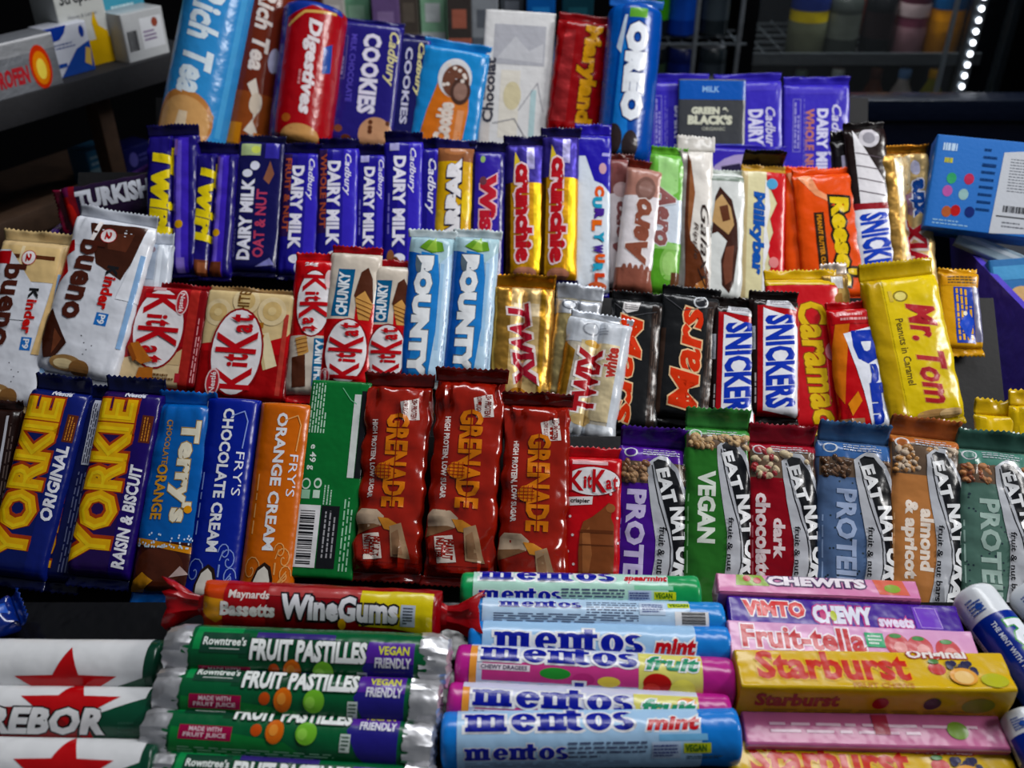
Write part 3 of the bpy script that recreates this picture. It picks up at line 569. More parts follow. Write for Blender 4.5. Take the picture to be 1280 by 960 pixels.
def nut_bar(label, b, t, w, col, dark, words, lower, win, nut, nut2, tint, small, lift=0, bold=.05, speck=False, bs=.2):
    w0, w1 = win
    pr = [R(-.99, w0 - .02, .99, w1 + .02, '#6a5644'), R(-1.2, .08, 1.2, w0, col), R(-1.2, w1, 1.2, .99, tint)]
    if speck:
        rg = random.Random(len(label)); pr += [E(rg.uniform(-.9, .2), rg.uniform(.1, w0 - .02), .03, .006, '#2d3a44', 0, 6) for _ in range(40)]
    for s_, box, inkc in words: pr.append(T(s_, 'd', *box, inkc, b=bold))
    pr += [SM(-.93, .1, -.86, w0 - .03, 1, small, 'd', .6, 5)]
    lf = [(-.2, .88), (-.16, .77), (-.07, .66), (.05, .53), (.13, .44), (.13, .33), (.06, .22), (-.06, .1), (-.24, .0)]
    rt = [(1.12, .0), (1.12, .33), (1.0, .55), (.82, .73), (.55, .86), (.25, .925), (.02, .93), (-.14, .91)]
    def grow(pts, d, e): return [(u + d * (1 if i >= len(lf) else -1), v + e * (1 if v > .7 else 0)) for i, (u, v) in enumerate(pts)]
    mark = [G(grow(lf + rt, .06, .012), '#b9bcc2'), L([(-.13, .88), (-.02, .77), (.12, .66), (.27, .57), (.42, .48), (.5, .4), (.5, .3), (.42, .19), (.3, .08), (.17, .0)], '#1a1c20', .0007),
           G([(-.1, .90), (.02, .81), (.16, .72), (.3, .62), (.48, .50), (.58, .39), (.58, .3), (.5, .19), (.38, .08), (.24, .0), (1.1, .0), (1.1, .33), (.98, .55), (.8, .72), (.53, .85), (.25, .912), (.03, .92)], '#0f1116'),
           T('EAT', 'd', .12, .66, .52, .87, '#eceef0', b=.05, rot=16), T('NAT', 'd', .50, .43, .95, .645, '#eceef0', b=.05, rot=9), T('URAL', 'd', .52, .06, 1.02, .42, '#eceef0', b=.05, rot=-12),
           T('fruit & nut bars', 'd', .14, .12, .35, .52, '#17191d', b=.02, k=0, rot=-2), ]
    for q in mark:                                                     # the leaf-shaped mark sits nearer the edge on most packs
        if q[0] == 'text': pr.append(q[:3] + ((q[3][0] + bs * .6, q[3][1], q[3][2] + bs * .35, q[3][3]),) + q[4:])
        else: pr.append((q[0], [(u + bs, v) for u, v in q[1]]) + q[2:])
    pr += [E(-.7, .955, .2, .03, '#c9ccd0'), E(-.7, .955, .15, .022, tint), SM(-.35, .94, .7, .985, 3, '#b9bcc4', 'h', .35, 6)]
    o = bar('snack_bar', label, 'snack bar', 'fruit and nut bars in a row', SHELF_A, b, t, w, col, pr, th=14, p=3.2, tf=26, bf=10, fc=dark, tb=.55, lift=lift, wr=2.0, tap=.016)
    hw, ln, th, s = INFO[o.name]; rg = random.Random(COUNT[0]); bm = bmesh.new(); mi = []
    for i in range(46):                                                # pile of nuts behind the clear window
        u, v = rg.uniform(-.86, .9), rg.uniform(w0 + .008, w1 - .008); r = rg.uniform(.0016, .0028)
        if u > -.2 and v < .93 - .05 * (u + .16) : u = rg.uniform(-.86, -.25)
        e = min(1, (1 - v) * ln / .016); z = th * .5 + th * .42 * (1 - abs(u) ** 3.2) ** (1 / 3.2) * (1 - (1 - e) ** 2.4) ** .41
        g = bmesh.ops.create_icosphere(bm, subdivisions=2, radius=r, matrix=Matrix.Translation((u * hw, v * ln, z)) @ Matrix.Rotation(rg.random() * 6, 4, (rg.random(), rg.random(), 1)) @ Matrix.Diagonal((1.35, .95, .8, 1)))
        k = rg.random() < .35
        for vv in g['verts']:
            for f in vv.link_faces: f.material_index = int(k)
    me = bpy.data.meshes.new('nuts'); bm.to_mesh(me); bm.free()
    me.materials.append(M(nut)); me.materials.append(M(nut2))
    for p_ in me.polygons: p_.use_smooth = True
    q = bpy.data.objects.new('nuts', me); COL.objects.link(q); q.parent = o; q['kind'] = 'stuff'
    V = []; F = []                                                      # the clear film over them
    for j in range(7):
        for i in range(15):
            a = -.97 + 1.94 * i / 14; v = w0 + (w1 - w0) * j / 6; e = min(1, (1 - v) * ln / .016)
            z = th * .5 + th * .5 * max(.0, 1 - abs(a) ** 3.2) ** (1 / 3.2) * (1 - (1 - e) ** 2.4) ** .41 + .0016 + .0008 * noise.noise(Vector((a * 3, v * 30, COUNT[0])))
            V.append((a * hw, v * ln, z))
    for j in range(6):
        for i in range(14): a = j * 15 + i; F.append((a, a + 1, a + 16, a + 15))
    link_mesh('clear_window', V, F, [M('#e6e9ee!t')], o)
    return o
wht = '#d9dbe2'
nut_bar('purple snack bar with PROTEIN in white and brown nuts in its window', (808, 772), (818, 560), 88, '#4a1a86', '#3f1478', [('PROTEIN', (-.76, .04, -.2, .73), '#cfc4e6')], [], (.77, .90), '#a3805c!p', '#7a5436', '#5a2a96', '#8f76bd', bs=.04)
nut_bar('green snack bar marked VEGAN with pale nuts in its window', (893, 775), (896, 536), 82, '#2f6e2c', '#3a7a3c', [('VEGAN', (-.62, .38, -.08, .76), '#e4ece2')], [], (.88, .955), '#c3a67c!p', '#a58258', '#4a8a4a', '#8fbf8c', 2)
nut_bar('dark red snack bar lettered dark chocolate, pale nuts and a red berry in its window', (977, 775), (976, 556), 86, '#8c0f22', '#7c1428', [('dark', (-.32, .33, .02, .56), '#e6d6d8'), ('chocolate', (-.82, .19, -.4, .70), '#e6d6d8')], [], (.79, .955), '#d0bf9e!p', '#9a3438', '#9a2a3a', '#b86a74', 1)
nut_bar('slate blue speckled snack bar with faint PROTEIN lettering and dark brown nuts', (1066, 778), (1066, 554), 92, '#566d90', '#3a5a80', [('PROTEIN', (-.55, .13, .0, .72), '#a9b9d6')], [], (.79, .90), '#6a4a2c!p', '#4a321c', '#3f669a', '#8ca2c4', 2, .04, True)
nut_bar('pale orange snack bar lettered almond & apricot, foil glinting in its window', (1152, 780), (1154, 548), 88, '#b8804e', '#9c5a30', [('almond', (-.2, .27, .2, .60), '#f0e4d8'), ('& apricot', (-.72, .22, -.26, .64), '#f0e4d8')], [], (.78, .955), '#c9b6a0!p', '#b98a56', '#b06a34', '#d8a878', 1)
nut_bar('grey-green speckled snack bar with PROTEIN lettering at the right edge', (1246, 780), (1238, 564), 92, '#527066', '#36584f', [('PROTEIN', (-.5, .06, .04, .70), '#a4bab2')], [], (.79, .90), '#b07a4c!p', '#8a5030', '#4f7e72', '#9cb8ae', 1, .04, True)
for i, (b, t, w, lab, lf) in enumerate((((1252, 640), (1246, 520), 58, 'yellow wrapped bar with a crimped top, peeping over the grey-green bar', -6), ((1312, 640), (1296, 508), 72, 'yellow wrapped bar with a crimped top, cut by the right edge of the photo', -2))):
    bar('chocolate_bar', lab, 'chocolate bar', 'yellow wrapped bars behind the last snack bar', SHELF_A, b, t, w, '#d9b406', [R(-.8, .2, .8, .8, '#e2c112'), R(-.9, .1, .9, .45, '#c8501c'), E(0, .3, .5, .1, '#e9e2d8')], th=10, p=2.6, tf=20, bf=6, fc='#c9a404', tb=.2, lift=lf, wr=2)
bar('chocolate_bar', 'crumpled navy wrapper end at the left edge, just above the mint rolls', 'chocolate bar', None, TABLE, (-58, 800), (20, 764), 54, '#122a6e!g', [R(-.4, .3, .2, .9, '#2a5ab0')], th=13, p=2.4, tf=12, bf=4, fc='#173a86!g', tb=.8, wr=4, lift=1)
# ---------------------------------------------------------------- second shelf
def bueno(label, b, t, w, cream, lift):
    body = '#dfe2ea'
    pr = [R(-1.4, .0, 1.4, .82, body), R(-1.2, .8, 1.2, 1, '#d9bf92' if cream else '#dfe2ea')]
    if cream: pr += [R(-.9, .74, .8, .96, '#dcc08c'), R(-.8, .88, .7, .905, '#5a3018'), R(-.3, .84, -.2, .96, '#ead9b4'), G([(-1.2, .5), (-1.2, .93), (-.6, .93), (-.15, .82), (.3, .70), (.3, .5)], body), R(-.95, .84, -.55, .92, '#b3121c'), G([(.55, .30), (1.3, .30), (1.3, .98), (.9, .98)], '#d8b986')]
    else: pr += [G([(-.15, .70), (-.55, .95), (.85, .98), (.8, .82), (.55, .62)], '#3f2014'), G([(-.05, .90), (.6, .92), (.5, .80), (.05, .80)], '#5a3020'), G([(-.45, .84), (-.35, .97), (-.25, .97), (-.35, .84)], '#e9e4e2'), G([(-1.3, .45), (-1.3, .8), (-.85, .83), (-.75, .76), (-.95, .72), (-.78, .62), (-.98, .52), (-1.0, .44)], '#a8141c'), G([(.55, .5), (1.2, .5), (1.2, .97), (.85, .97)], '#e6e9f0')]
    pr += [E(-.02, .885, .2, .045, '#efe9ea'), L([(-.02 + .2 * math.cos(a * .4), .885 + .045 * math.sin(a * .4)) for a in range(17)], '#c22a30', .0005), T('2', 'd', -.1, .86, .06, .91, '#b81a22', b=.05, k=0),
           T('bueno', 'd', -.66, .33, -.02, .84, '#4a2014', b=.04), T('K', 'd', .16, .63, .44, .70, '#17181c', b=.05), T('inder', 'd', .16, .42, .46, .63, '#c8201c', b=.04),
           R(.2, .32, .5, .40, '#2f7ac4'), T('P9', 'd', .26, .33, .44, .39, '#e9eef6', b=.03, k=0), R(.86, .2, .98, .8, '#8fb2d8')]
    pr += [G([(-1.1, .30), (-.9, .38), (-.55, .26), (-.3, .18), (-.5, .09), (-.75, .07), (-.95, .18)], '#3a1c10' if not cream else '#d9c08a'), G([(-.7, .26), (-.45, .2), (-.6, .1)], '#6a3c26'), E(-.2, .06, .4, .05, '#a07e52'), E(-.25, .055, .25, .03, '#e0cda2'), E(.15, .04, .25, .05, '#8a643a'), R(-1.3, .02, -1.0, .16, '#c8705a')]
    pr += [E(u, v, .02, .004, '#5a5a60', 0, 6) for u, v in ((.1, .2), (.2, .16), (.3, .19), (.0, .24), (.15, .13))]
    return bar('chocolate_bar', label, 'chocolate bar', 'white bars with brown lower-case lettering', SHELF_B, b, t, w, body, pr, th=15, p=3.2, tf=14, bf=8, fc='#c9b184' if cream else '#b9bdc6', tb=.3, lift=lift, wr=1.6)
bar('chocolate_bar', 'silvery white bar end poking out behind the tilted white bar with brown lettering', 'chocolate bar', None, SHELF_B, (188, 400), (199, 306), 38, '#c3cad4', [R(-.5, .5, .1, .98, '#a8b4c4'), R(.2, .3, .5, .98, '#dfe6ee'), E(-.2, .9, .2, .04, '#8a7a84')], th=14, p=2.6, tf=14, fc='#b6bcc6', wr=2, lift=-8)
bueno('white chocolate bar with a cream end and brown lettering, at the left edge', (8, 506), (48, 304), 88, True, 2)
bueno('tilted white bar with dark chocolate pieces at its top and brown lettering', (94, 470), (148, 278), 102, False, 5)
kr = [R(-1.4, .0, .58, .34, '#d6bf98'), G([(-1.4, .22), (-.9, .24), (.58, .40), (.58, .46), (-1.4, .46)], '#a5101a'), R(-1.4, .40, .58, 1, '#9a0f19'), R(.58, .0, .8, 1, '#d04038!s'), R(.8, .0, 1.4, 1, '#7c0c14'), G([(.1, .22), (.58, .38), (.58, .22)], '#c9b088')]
kr += oval_logo(-.05, .57, .58, .39) + badge(.42, .84, .12, .11) + [G([(-.62, .40), (-.45, .42), (-.05, .24), (-.3, .2), (-.5, .25)], '#b5702a'), G([(-.62, .40), (-.68, .36), (-.5, .22), (-.42, .25)], '#8a4c1a'), G([(-.35, .17), (-.02, .18), (-.0, .08), (-.4, .07)], '#b5702a'), G([(-.4, .07), (.0, .08), (.0, .03), (-.4, .02)], '#8a4c1a'), SM(.0, .06, .48, .13, 2, '#6a4a2a', 'h', .6, 3), R(.5, .05, .62, .14, '#b5303c'), SM(.84, .06, .95, .7, 2, '#d8a0a4', 'd', .4, 3), R(-.3, .945, .0, .98, '#c9a0a4')]
bar('chocolate_bar', 'red four-finger bar with a white oval reading downwards and a beige lower end', 'chocolate bar', 'wide bars with a white oval', SHELF_B, (192, 484), (212, 360), 106, '#9a0f19', kr, th=10, p=5, tf=5, bf=8, fc='#7c0c14', wr=.7)
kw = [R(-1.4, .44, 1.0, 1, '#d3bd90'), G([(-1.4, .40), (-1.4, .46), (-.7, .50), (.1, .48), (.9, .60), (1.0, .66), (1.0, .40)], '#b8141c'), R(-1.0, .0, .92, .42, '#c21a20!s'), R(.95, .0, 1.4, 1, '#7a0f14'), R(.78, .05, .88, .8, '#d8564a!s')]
for (u, v, r) in ((-.7, .78, .3), (.5, .82, .32), (-.1, .9, .3)): kw += [E(u, v, r, r * .42, '#dcc9a2'), E(u, v, r * .66, r * .28, '#cdb27c'), E(u, v, r * .3, r * .12, '#dcc593')]
kw += [T('WHITE', 'u', -.28, .68, -.02, 1.0, '#6a4a22', b=.02, k=0), G([(.3, .60), (.48, .62), (.75, .32), (.52, .28)], '#e6d9b4'), G([(.3, .60), (.24, .56), (.46, .27), (.52, .28)], '#c9b98c'), G([(.15, .70), (.35, .71), (.35, .66), (.16, .65)], '#a5722a'), G([(.25, .58), (.4, .6), (.38, .56), (.26, .55)], '#b57e2e')]
kw += oval_logo(-.17, .42, .55, .39, 'u') + badge(-.6, .13, .13, .11, 'u')
bar('chocolate_bar', 'cream and red four-finger bar with a white oval reading upwards, marked WHITE', 'chocolate bar', 'wide bars with a white oval', SHELF_B, (300, 500), (318, 366), 112, '#a8141c', kw, th=10, p=5, tf=5, bf=8, fc='#8a6f4a', wr=.7, lift=1)
def chunky(label, b, t, w, up, lift=0, wr=1.4):
    if up:
        pr = [R(-1.4, .46, 1.4, 1, '#cfc5b8'), R(-1.4, .0, 1.4, .48, '#c0151e'), G([(.2, .48), (1.4, .40), (1.4, .62), (.2, .60)], '#c0151e'), G([(-.75, .50), (-.05, .50), (.05, .86), (-.6, .86)], '#12628c'), T('CHUNKY', 'u', -.58, .51, -.12, .84, '#e3e9ee', b=.05, sh=.1),
              G([(.1, .66), (.3, .84), (.55, .88), (.75, .80), (.85, .62), (.5, .55)], '#4f2a1a'), G([(.15, .64), (.5, .70), (.85, .60), (.75, .48), (.35, .48)], '#c99a5a')]
        pr += [L([(.18 + .03 * i, .64 - .035 * i), (.82, .60 - .035 * i)], '#7a4a22', .0006) for i in range(4)] + oval_logo(.0, .24, .78, .235, 'u') + badge(-.72, .05, .16, .05, 'u')
    else:
        pr = [R(-1.4, .40, 1.4, 1, '#c0151e'), R(-1.4, .0, 1.4, .42, '#cfc5b8'), *oval_logo(.0, .66, .74, .24), badge(.62, .84, .15, .06)[0], T('26g', 'h', -.5, .93, .1, .97, '#e3d8da', b=.05, k=0), R(.15, .05, .8, .40, '#1a6a94'), T('CHUNKY', 'u', .22, .07, .7, .39, '#e3e9ee', b=.05),
              G([(-.7, .40), (-.2, .42), (-.05, .30), (-.5, .26)], '#c99a5a'), G([(-.8, .26), (-.2, .28), (-.1, .05), (-.7, .04)], '#4f2a1a')] + [L([(-.72 + .04 * i, .38 - .03 * i), (-.14, .40 - .03 * i)], '#7a4a22', .0005) for i in range(4)]
    return bar('chocolate_bar', label, 'chocolate bar', 'chunky red and white wafer bars', SHELF_B, b, t, w, '#c0151e', pr, th=14, p=2.4, tf=9, bf=10, fc='#8c1018' if up else '#b0141c', tb=.3, lift=lift, wr=wr)
chunky('narrow red wafer bar with its white oval above a blue label, beside the cream bar', (386, 494), (398, 326), 56, False)
chunky('red and cream wafer bar with blue label above its oval, tallest of three', (430, 482), (447, 318), 64, True, 3)
chunky('red and cream wafer bar with blue label, right beside the pale blue bars', (482, 480), (492, 334), 58, True, 1)
def coconut(label, b, t, w):
    pr = [R(-1.4, .80, 1.4, 1, '#a9c6cf'), G([(-1.4, .0), (-.55, .0), (-.35, .86), (-1.4, .9)], '#1a62b4'), G([(-.55, .0), (.75, .0), (.6, .55), (.35, .86), (-.4, .88)], '#2f86cc'), G([(.3, .0), (1.4, .0), (1.4, .95), (.45, .80), (.6, .5)], '#b4cfe4'), R(.5, .2, .66, .8, '#9ec2e0'),
          G([(-.5, .91), (-.1, .97), (.5, .95), (.6, .89), (.1, .87)], '#6a9a2e'), G([(-.2, .89), (.2, .985), (.3, .88)], '#93b84a'), SM(.78, .05, .98, .7, 2, '#7d94b4', 'd', .4, 5),
          T('BOUNTY', 'd', -.62, .0, .2, .85, '#eff2f5', b=.09, ol='#5c6a74', os=.03)]
    return bar('chocolate_bar', label, 'chocolate bar', 'pale blue coconut bars', SHELF_B, b, t, w, '#a8c9e2', pr, th=16, p=2.3, tf=10, bf=8, fc='#b9c3c6', tb=.25, fw=1.12, wr=1.0, lift=2)
coconut('pale blue bar with white capitals reading down, beside the red wafer bars', (526, 476), (541, 298), 56)
coconut('pale blue bar with white capitals reading down, next to the gold bars', (583, 470), (597, 298), 56)
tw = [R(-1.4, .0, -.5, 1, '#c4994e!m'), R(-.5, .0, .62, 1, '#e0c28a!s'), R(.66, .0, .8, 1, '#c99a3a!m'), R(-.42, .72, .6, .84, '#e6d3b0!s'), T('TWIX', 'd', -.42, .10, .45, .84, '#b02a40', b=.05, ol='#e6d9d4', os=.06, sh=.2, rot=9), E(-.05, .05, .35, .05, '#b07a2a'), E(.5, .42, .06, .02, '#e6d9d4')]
bar('chocolate_bar', 'gold wrapped twin bar with red lettering reading downwards', 'chocolate bar', None, SHELF_B, (648, 500), (656, 360), 78, '#d0a65c!m', tw, th=15, sec='twin', tf=16, bf=8, fc='#b07c22!m', tb=.5, wr=2.2)
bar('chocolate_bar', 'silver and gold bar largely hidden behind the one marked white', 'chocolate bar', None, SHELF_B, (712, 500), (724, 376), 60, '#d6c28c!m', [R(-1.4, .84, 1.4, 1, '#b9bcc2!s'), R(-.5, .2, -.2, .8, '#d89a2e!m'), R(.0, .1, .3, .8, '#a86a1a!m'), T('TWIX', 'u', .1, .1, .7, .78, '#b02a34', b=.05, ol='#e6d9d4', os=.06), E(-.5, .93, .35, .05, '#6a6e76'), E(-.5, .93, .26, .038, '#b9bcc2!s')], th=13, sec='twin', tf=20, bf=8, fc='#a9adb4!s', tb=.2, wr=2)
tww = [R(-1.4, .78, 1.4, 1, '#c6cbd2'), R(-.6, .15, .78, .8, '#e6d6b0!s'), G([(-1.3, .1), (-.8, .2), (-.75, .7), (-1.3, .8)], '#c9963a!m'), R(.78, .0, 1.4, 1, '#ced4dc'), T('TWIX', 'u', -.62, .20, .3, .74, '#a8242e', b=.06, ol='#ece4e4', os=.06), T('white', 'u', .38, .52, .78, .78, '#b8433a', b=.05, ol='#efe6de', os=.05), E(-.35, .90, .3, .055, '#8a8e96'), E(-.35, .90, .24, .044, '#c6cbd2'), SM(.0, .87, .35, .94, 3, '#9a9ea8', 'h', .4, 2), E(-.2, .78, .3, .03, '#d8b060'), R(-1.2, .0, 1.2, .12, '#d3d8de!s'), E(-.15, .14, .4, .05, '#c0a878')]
bar('chocolate_bar', 'silver white and gold twin bar marked white, lying over its neighbours', 'chocolate bar', None, SHELF_B, (726, 548), (752, 402), 80, '#d0c8b8!s', tww, th=14, sec='twin', tf=8, bf=12, fc='#c9ced6!s', tb=.2, lift=9, wr=2)
def planet(label, b, t, w, d):
    txt = T('Mars', 'd', -.62, .03, .22, .86, '#d8451e', b=.03, ol='#e9c9a0', os=.035, sh=.15) if d == 'd' else T('Mars', 'u', -.55, .05, .42, .88, '#d8451e', b=.03, ol='#e9c9a0', os=.035, sh=.15)
    pr = [R(.55, .0, .9, .95, '#2a201c'), R(-.98, .0, -.8, .7, '#3a2a22'), G([(-.6, .86), (.0, .9), (.1, .97), (-.55, .96)], '#c9c6c6') if d == 'd' else E(.3, .93, .26, .05, '#b9bcc0'), SM(-.5, .9, .0, .95, 3, '#3a3438', 'h', .4, 4) if d == 'd' else E(.3, .93, .2, .038, '#24252a'), txt, SM(.6, .1, .86, .9, 3, '#5a4a42', 'd', .4, 4), L([(-.9, .95), (-.3, .85), (.7, .9)], '#4a4a4e', .0006)]
    return bar('chocolate_bar', label, 'chocolate bar', 'black bars with orange-red script', SHELF_B, b, t, w, '#191a1c', pr, th=16, p=2.8, tf=10, bf=8, fc='#0f0e10', tb=.35, wr=1.6)
planet('black bar with orange-red script reading downwards, beside the silver and gold bar', (786, 536), (797, 376), 66, 'd')
planet('black bar with orange-red script reading upwards, left of the two blue-lettered bars', (852, 524), (864, 370), 74, 'u')
def nougat(label, b, t, w, lift):
    pr = [R(-1.2, .0, -.62, .9, '#1c100f'), R(-.72, .0, 1.02, .93, '#a8131f'), G([(-.5, .04), (.9, -.0), (.9, .75), (.6, .84), (-.5, .91)], '#e6e7ee'), T('SNICKERS', 'd', -.42, .06, .78, .86, '#1a3fae', b=.045, sh=-.22, rot=0), G([(-.4, .93), (.9, .9), (.5, .985), (-.3, .985)], '#b9bac0'), SM(-.2, .94, .6, .98, 3, '#3a3438', 'h', .4, 3), R(-1.02, .55, -.8, .75, '#b9bcc4'), SM(-.85, .1, -.74, .6, 1, '#b0a8a8', 'd', .5, 3), SM(-1.0, .56, -.84, .74, 3, '#3a3a44', 'd', .4, 2)]
    return bar('chocolate_bar', label, 'chocolate bar', 'dark bars with a white panel and blue slanted capitals', SHELF_B, b, t, w, '#1c100f', pr, th=17, p=3.6, tf=11, bf=8, fc='#130b0a', tb=.5, wr=1.2, lift=lift)
nougat('dark bar with red-edged white panel and blue slanted capitals, behind the green VEGAN bar', (912, 540), (917, 384), 58, 0)
nougat('dark bar with red-edged white panel and blue slanted capitals, against the wide red bar', (966, 522), (966, 376), 62, 2)
cm = [R(-1.2, .955, 1.2, 1, '#cfae1c'), R(.82, .60, .98, .95, '#d9cdd0'), R(-1.2, .0, 1.2, .95, '#c22630'), T('Caramac', 'd', -.10, .02, .72, .84, '#dcb82a', b=.04, ol='#8f4a1c', os=.03, sh=.12, rot=4), E(.68, .50, .2, .06, '#d98a94'), R(.5, .15, .53, .45, '#d85a62')]
bar('chocolate_bar', 'wide red bar with yellow script and a yellow top edge', 'chocolate bar', None, SHELF_B, (1014, 536), (1000, 350), 92, '#c22630', cm, th=9, p=4, tf=12, bf=8, fc='#c9a414', tb=.1, wr=1.2, lift=-5)
bar('chocolate_bar', 'clear and gold wrapper end shining between the wide red bar and the orange packs', 'chocolate bar', None, SHELF_B, (1056, 470), (1042, 344), 34, '#b9995a!s', [R(-.3, .5, .3, .8, '#a8783a'), R(-.4, .85, .5, .97, '#e6e4e0')], th=10, p=2.4, tf=14, bf=4, fc='#cfc4bc!s', wr=2.5, lift=-7)
dm = [G([(-1.3, .40), (-.7, .95), (-.2, .98), (-.6, .5), (-.8, .2)], '#d0781c'), R(-.9, .86, .9, .97, '#b0141c'), SM(-.6, .88, .4, .96, 2, '#d9a0a0', 'h', .5, 4), G([(-.55, .78), (.7, .84), (.85, .60), (.55, .50), (.75, .30), (.7, .0), (.05, .0), (-.1, .3), (-.25, .48)], '#e3e6f0'), T('D', 'd', -.28, .52, .66, .80, '#1a3fa8', b=.09), T('aim', 'd', .12, .02, .62, .52, '#1a3fa8', b=.08), G([(-.7, .2), (-.3, .3), (-.2, .22), (-.6, .1)], '#d9891e'), R(-1.2, .0, -.2, .08, '#a07a5a')]
bar('chocolate_bar', 'tilted red bar with white-edged blue lettering, between the wide red and long yellow bars', 'chocolate bar', None, SHELF_B, (1086, 536), (1066, 386), 70, '#b8141e', dm, th=12, p=2.8, tf=8, bf=8, fc='#a8101a', wr=1.8, lift=2)
mt = [R(-1.3, .0, -.55, 1, '#b89a18'), R(-.5, .0, 1.3, .99, '#d8bf1c'), T('Mr. Tom', 'd', -.02, .10, .72, .80, '#a82a34', b=.03, sh=.3, ol='#d8a058', os=.02), T('Peanuts in Caramel', 'd', -.36, .24, -.16, .70, '#5a4a1c', b=.015, k=0), E(-.1, .855, .2, .04, '#8a7a2a'), E(-.1, .855, .15, .03, '#d9cc7a'), E(.2, .03, .5, .035, '#b08a5a'), E(.6, .03, .3, .03, '#d8b98a'), R(-.4, .82, -.3, .9, '#c9b04a')]
bar('chocolate_bar', 'long tilted yellow peanut bar with dark red script, rightmost big bar of its shelf', 'chocolate bar', None, SHELF_B, (1158, 526), (1120, 348), 96, '#cfb414', mt, th=14, p=3.4, tf=22, bf=8, fc='#b89c10', tb=.5, wr=2.0, lift=4)
pb = [R(-.9, .82, .9, .97, '#c9921a'), R(-.35, .06, .6, .80, '#17419f'), R(.62, .08, .98, .8, '#6a6a86'), SM(-.3, .1, .55, .78, 4, '#d9a81e', 'd', .5, 3), G([(-.2, .3), (.3, .5), (.55, .35), (.3, .1)], '#1d52c0'), SM(-.6, .84, .8, .95, 3, '#5a4a2a', 'h', .5, 4), E(.15, .45, .1, .03, '#e6e2d0')]
bar('chocolate_bar', 'yellow and blue bar lying against the purple side panel, behind the long yellow one', 'chocolate bar', None, SHELF_B, (1203, 436), (1196, 342), 50, '#c9981a', pb, th=8, p=4, tf=5, bf=9, fc='#c9981a', wr=1.5, lift=-4)

# ---------------------------------------------------------------- third shelf
def dsc(name, label, b, t, w, col, pr, **k): return bar(k.pop('kind', 'chocolate_bar'), label, k.pop('cat', 'chocolate bar'), k.pop('group', None), k.pop('pl', SHELF_C), b, t, w, col, pr, **k)
tk = [R(-1.4, .0, 1.4, .14, '#7a1020'), R(-1.4, .0, 1.4, .07, '#a81a1a'), E(.3, .06, .6, .05, '#c02a1c'), T('TURKISH', 'u', -.78, .14, .1, .90, '#d6dae4', b=.06, sh=.05), R(-1.4, .0, -.6, .08, '#5a1440')]
dsc('', 'dark plum bar lying crosswise with pale capitals, behind the tilted white bar', (84, 264), (206, 240), 54, '#241430', tk, th=14, p=2.6, tf=6, bf=10, fc='#6a1030', wr=1.8, spin=20, lift=-6)
def swirl_bar(label, b, t, w, lift, bites):
    pr = [R(.1, .0, .75, .97, '#4a34b8'), R(.28, .05, .48, .95, '#7a66d8'), T('Twirl', 'd', -.85, .26, .1, .91, '#dcc81e', b=.06, ol='#14104a', os=.03, sh=.1, rot=-3), E(.38, .34, .16, .03, '#d6a81c'), R(.2, .84, .32, .96, '#7a5aa0')]
    if bites: pr += [R(-.75, .0, -.1, .12, '#6a3a24'), R(.1, .0, .7, .11, '#6a3a24'), R(-.6, .02, -.2, .1, '#8a5436')]
    else: pr += [R(.3, .0, .6, .1, '#8a78c8')]
    return dsc('', label, b, t, w, '#1f1568', pr, th=14, sec='twin', tf=13, bf=5, fc='#120c40', tb=.5, wr=1.8, lift=lift, group='purple bars with yellow lettering')
swirl_bar('shiny purple bar with yellow lettering, larger and leftmost of the two', (216, 342), (217, 170), 66, 4, False)
swirl_bar('shiny purple bar with yellow lettering above two chocolate fingers', (262, 346), (273, 192), 54, 2, True)
do = [T('DAIRY MILK', 'u', -.72, .08, -.16, .70, '#e6e6f2', b=.05), T('OAT & NUT', 'u', -.05, .10, .42, .62, '#b84a6a', b=.03), R(-.85, .88, -.0, .97, '#a8b88a'), E(-.2, .925, .2, .03, '#c9d46a'), E(-.2, .80, .2, .035, '#dfe0ee'), E(-.5, .74, .22, .03, '#dfe0ee'), G([(.2, .70), (.45, .84), (.65, .74), (.45, .66)], '#8a5c48'), SM(-.95, .1, -.82, .4, 2, '#6a66a0', 'u', .5, 3), G([(.1, .03), (.9, .05), (.7, .1)], '#8a8ac4'), R(.2, .86, .8, .98, '#3a3498')]
dsc('', 'navy bar with white letters reading upwards and a pink second line', (317, 340), (329, 178), 58, '#17164e', do, th=12, p=3.5, tf=8, bf=6, fc='#0e0c30', wr=1.2)
def milk(label, b, t, w, flav, lift=0, nut=False, thin=False):
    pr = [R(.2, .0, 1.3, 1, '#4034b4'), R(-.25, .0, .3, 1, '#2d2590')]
    if thin: pr += [T('Cadbury', 'd', -.4, .45, .45, .9, '#e4e2f2', b=.02, sh=.3)]
    else:
        pr += [T('DAIRY MILK', 'd', -.48, .20, .16, .88, '#e6e4f2', b=.05), T('Cadbury', 'd', .28, .60, .68, .94, '#e4e2f2', b=.02, sh=.35), E(-.1, .12, .3, .035, '#e0e0ec'), E(.1, .05, .2, .05, '#c9c6e4')]
        if flav: pr += [R(-1.1, .3, -.52, .98, '#2a1648'), T(flav, 'd', -.85, .34, -.52, .94, '#a8543a', b=.03, k=0)]
        else: pr += [SM(-.8, .3, -.6, .9, 1, '#7a74c0', 'd', .4, 3), R(-.7, .92, -.2, .98, '#a9a6d0')]
        if nut: pr += [E(-.55, .12, .2, .06, '#8a5a3a'), E(-.3, .08, .2, .05, '#6a3f26')]
    return dsc('', label, b, t, w, '#231c80', pr, th=12, p=3.2, tf=12, bf=6, fc='#110d3e', tb=.5, wr=1.1, lift=lift, group='purple milk chocolate bars')
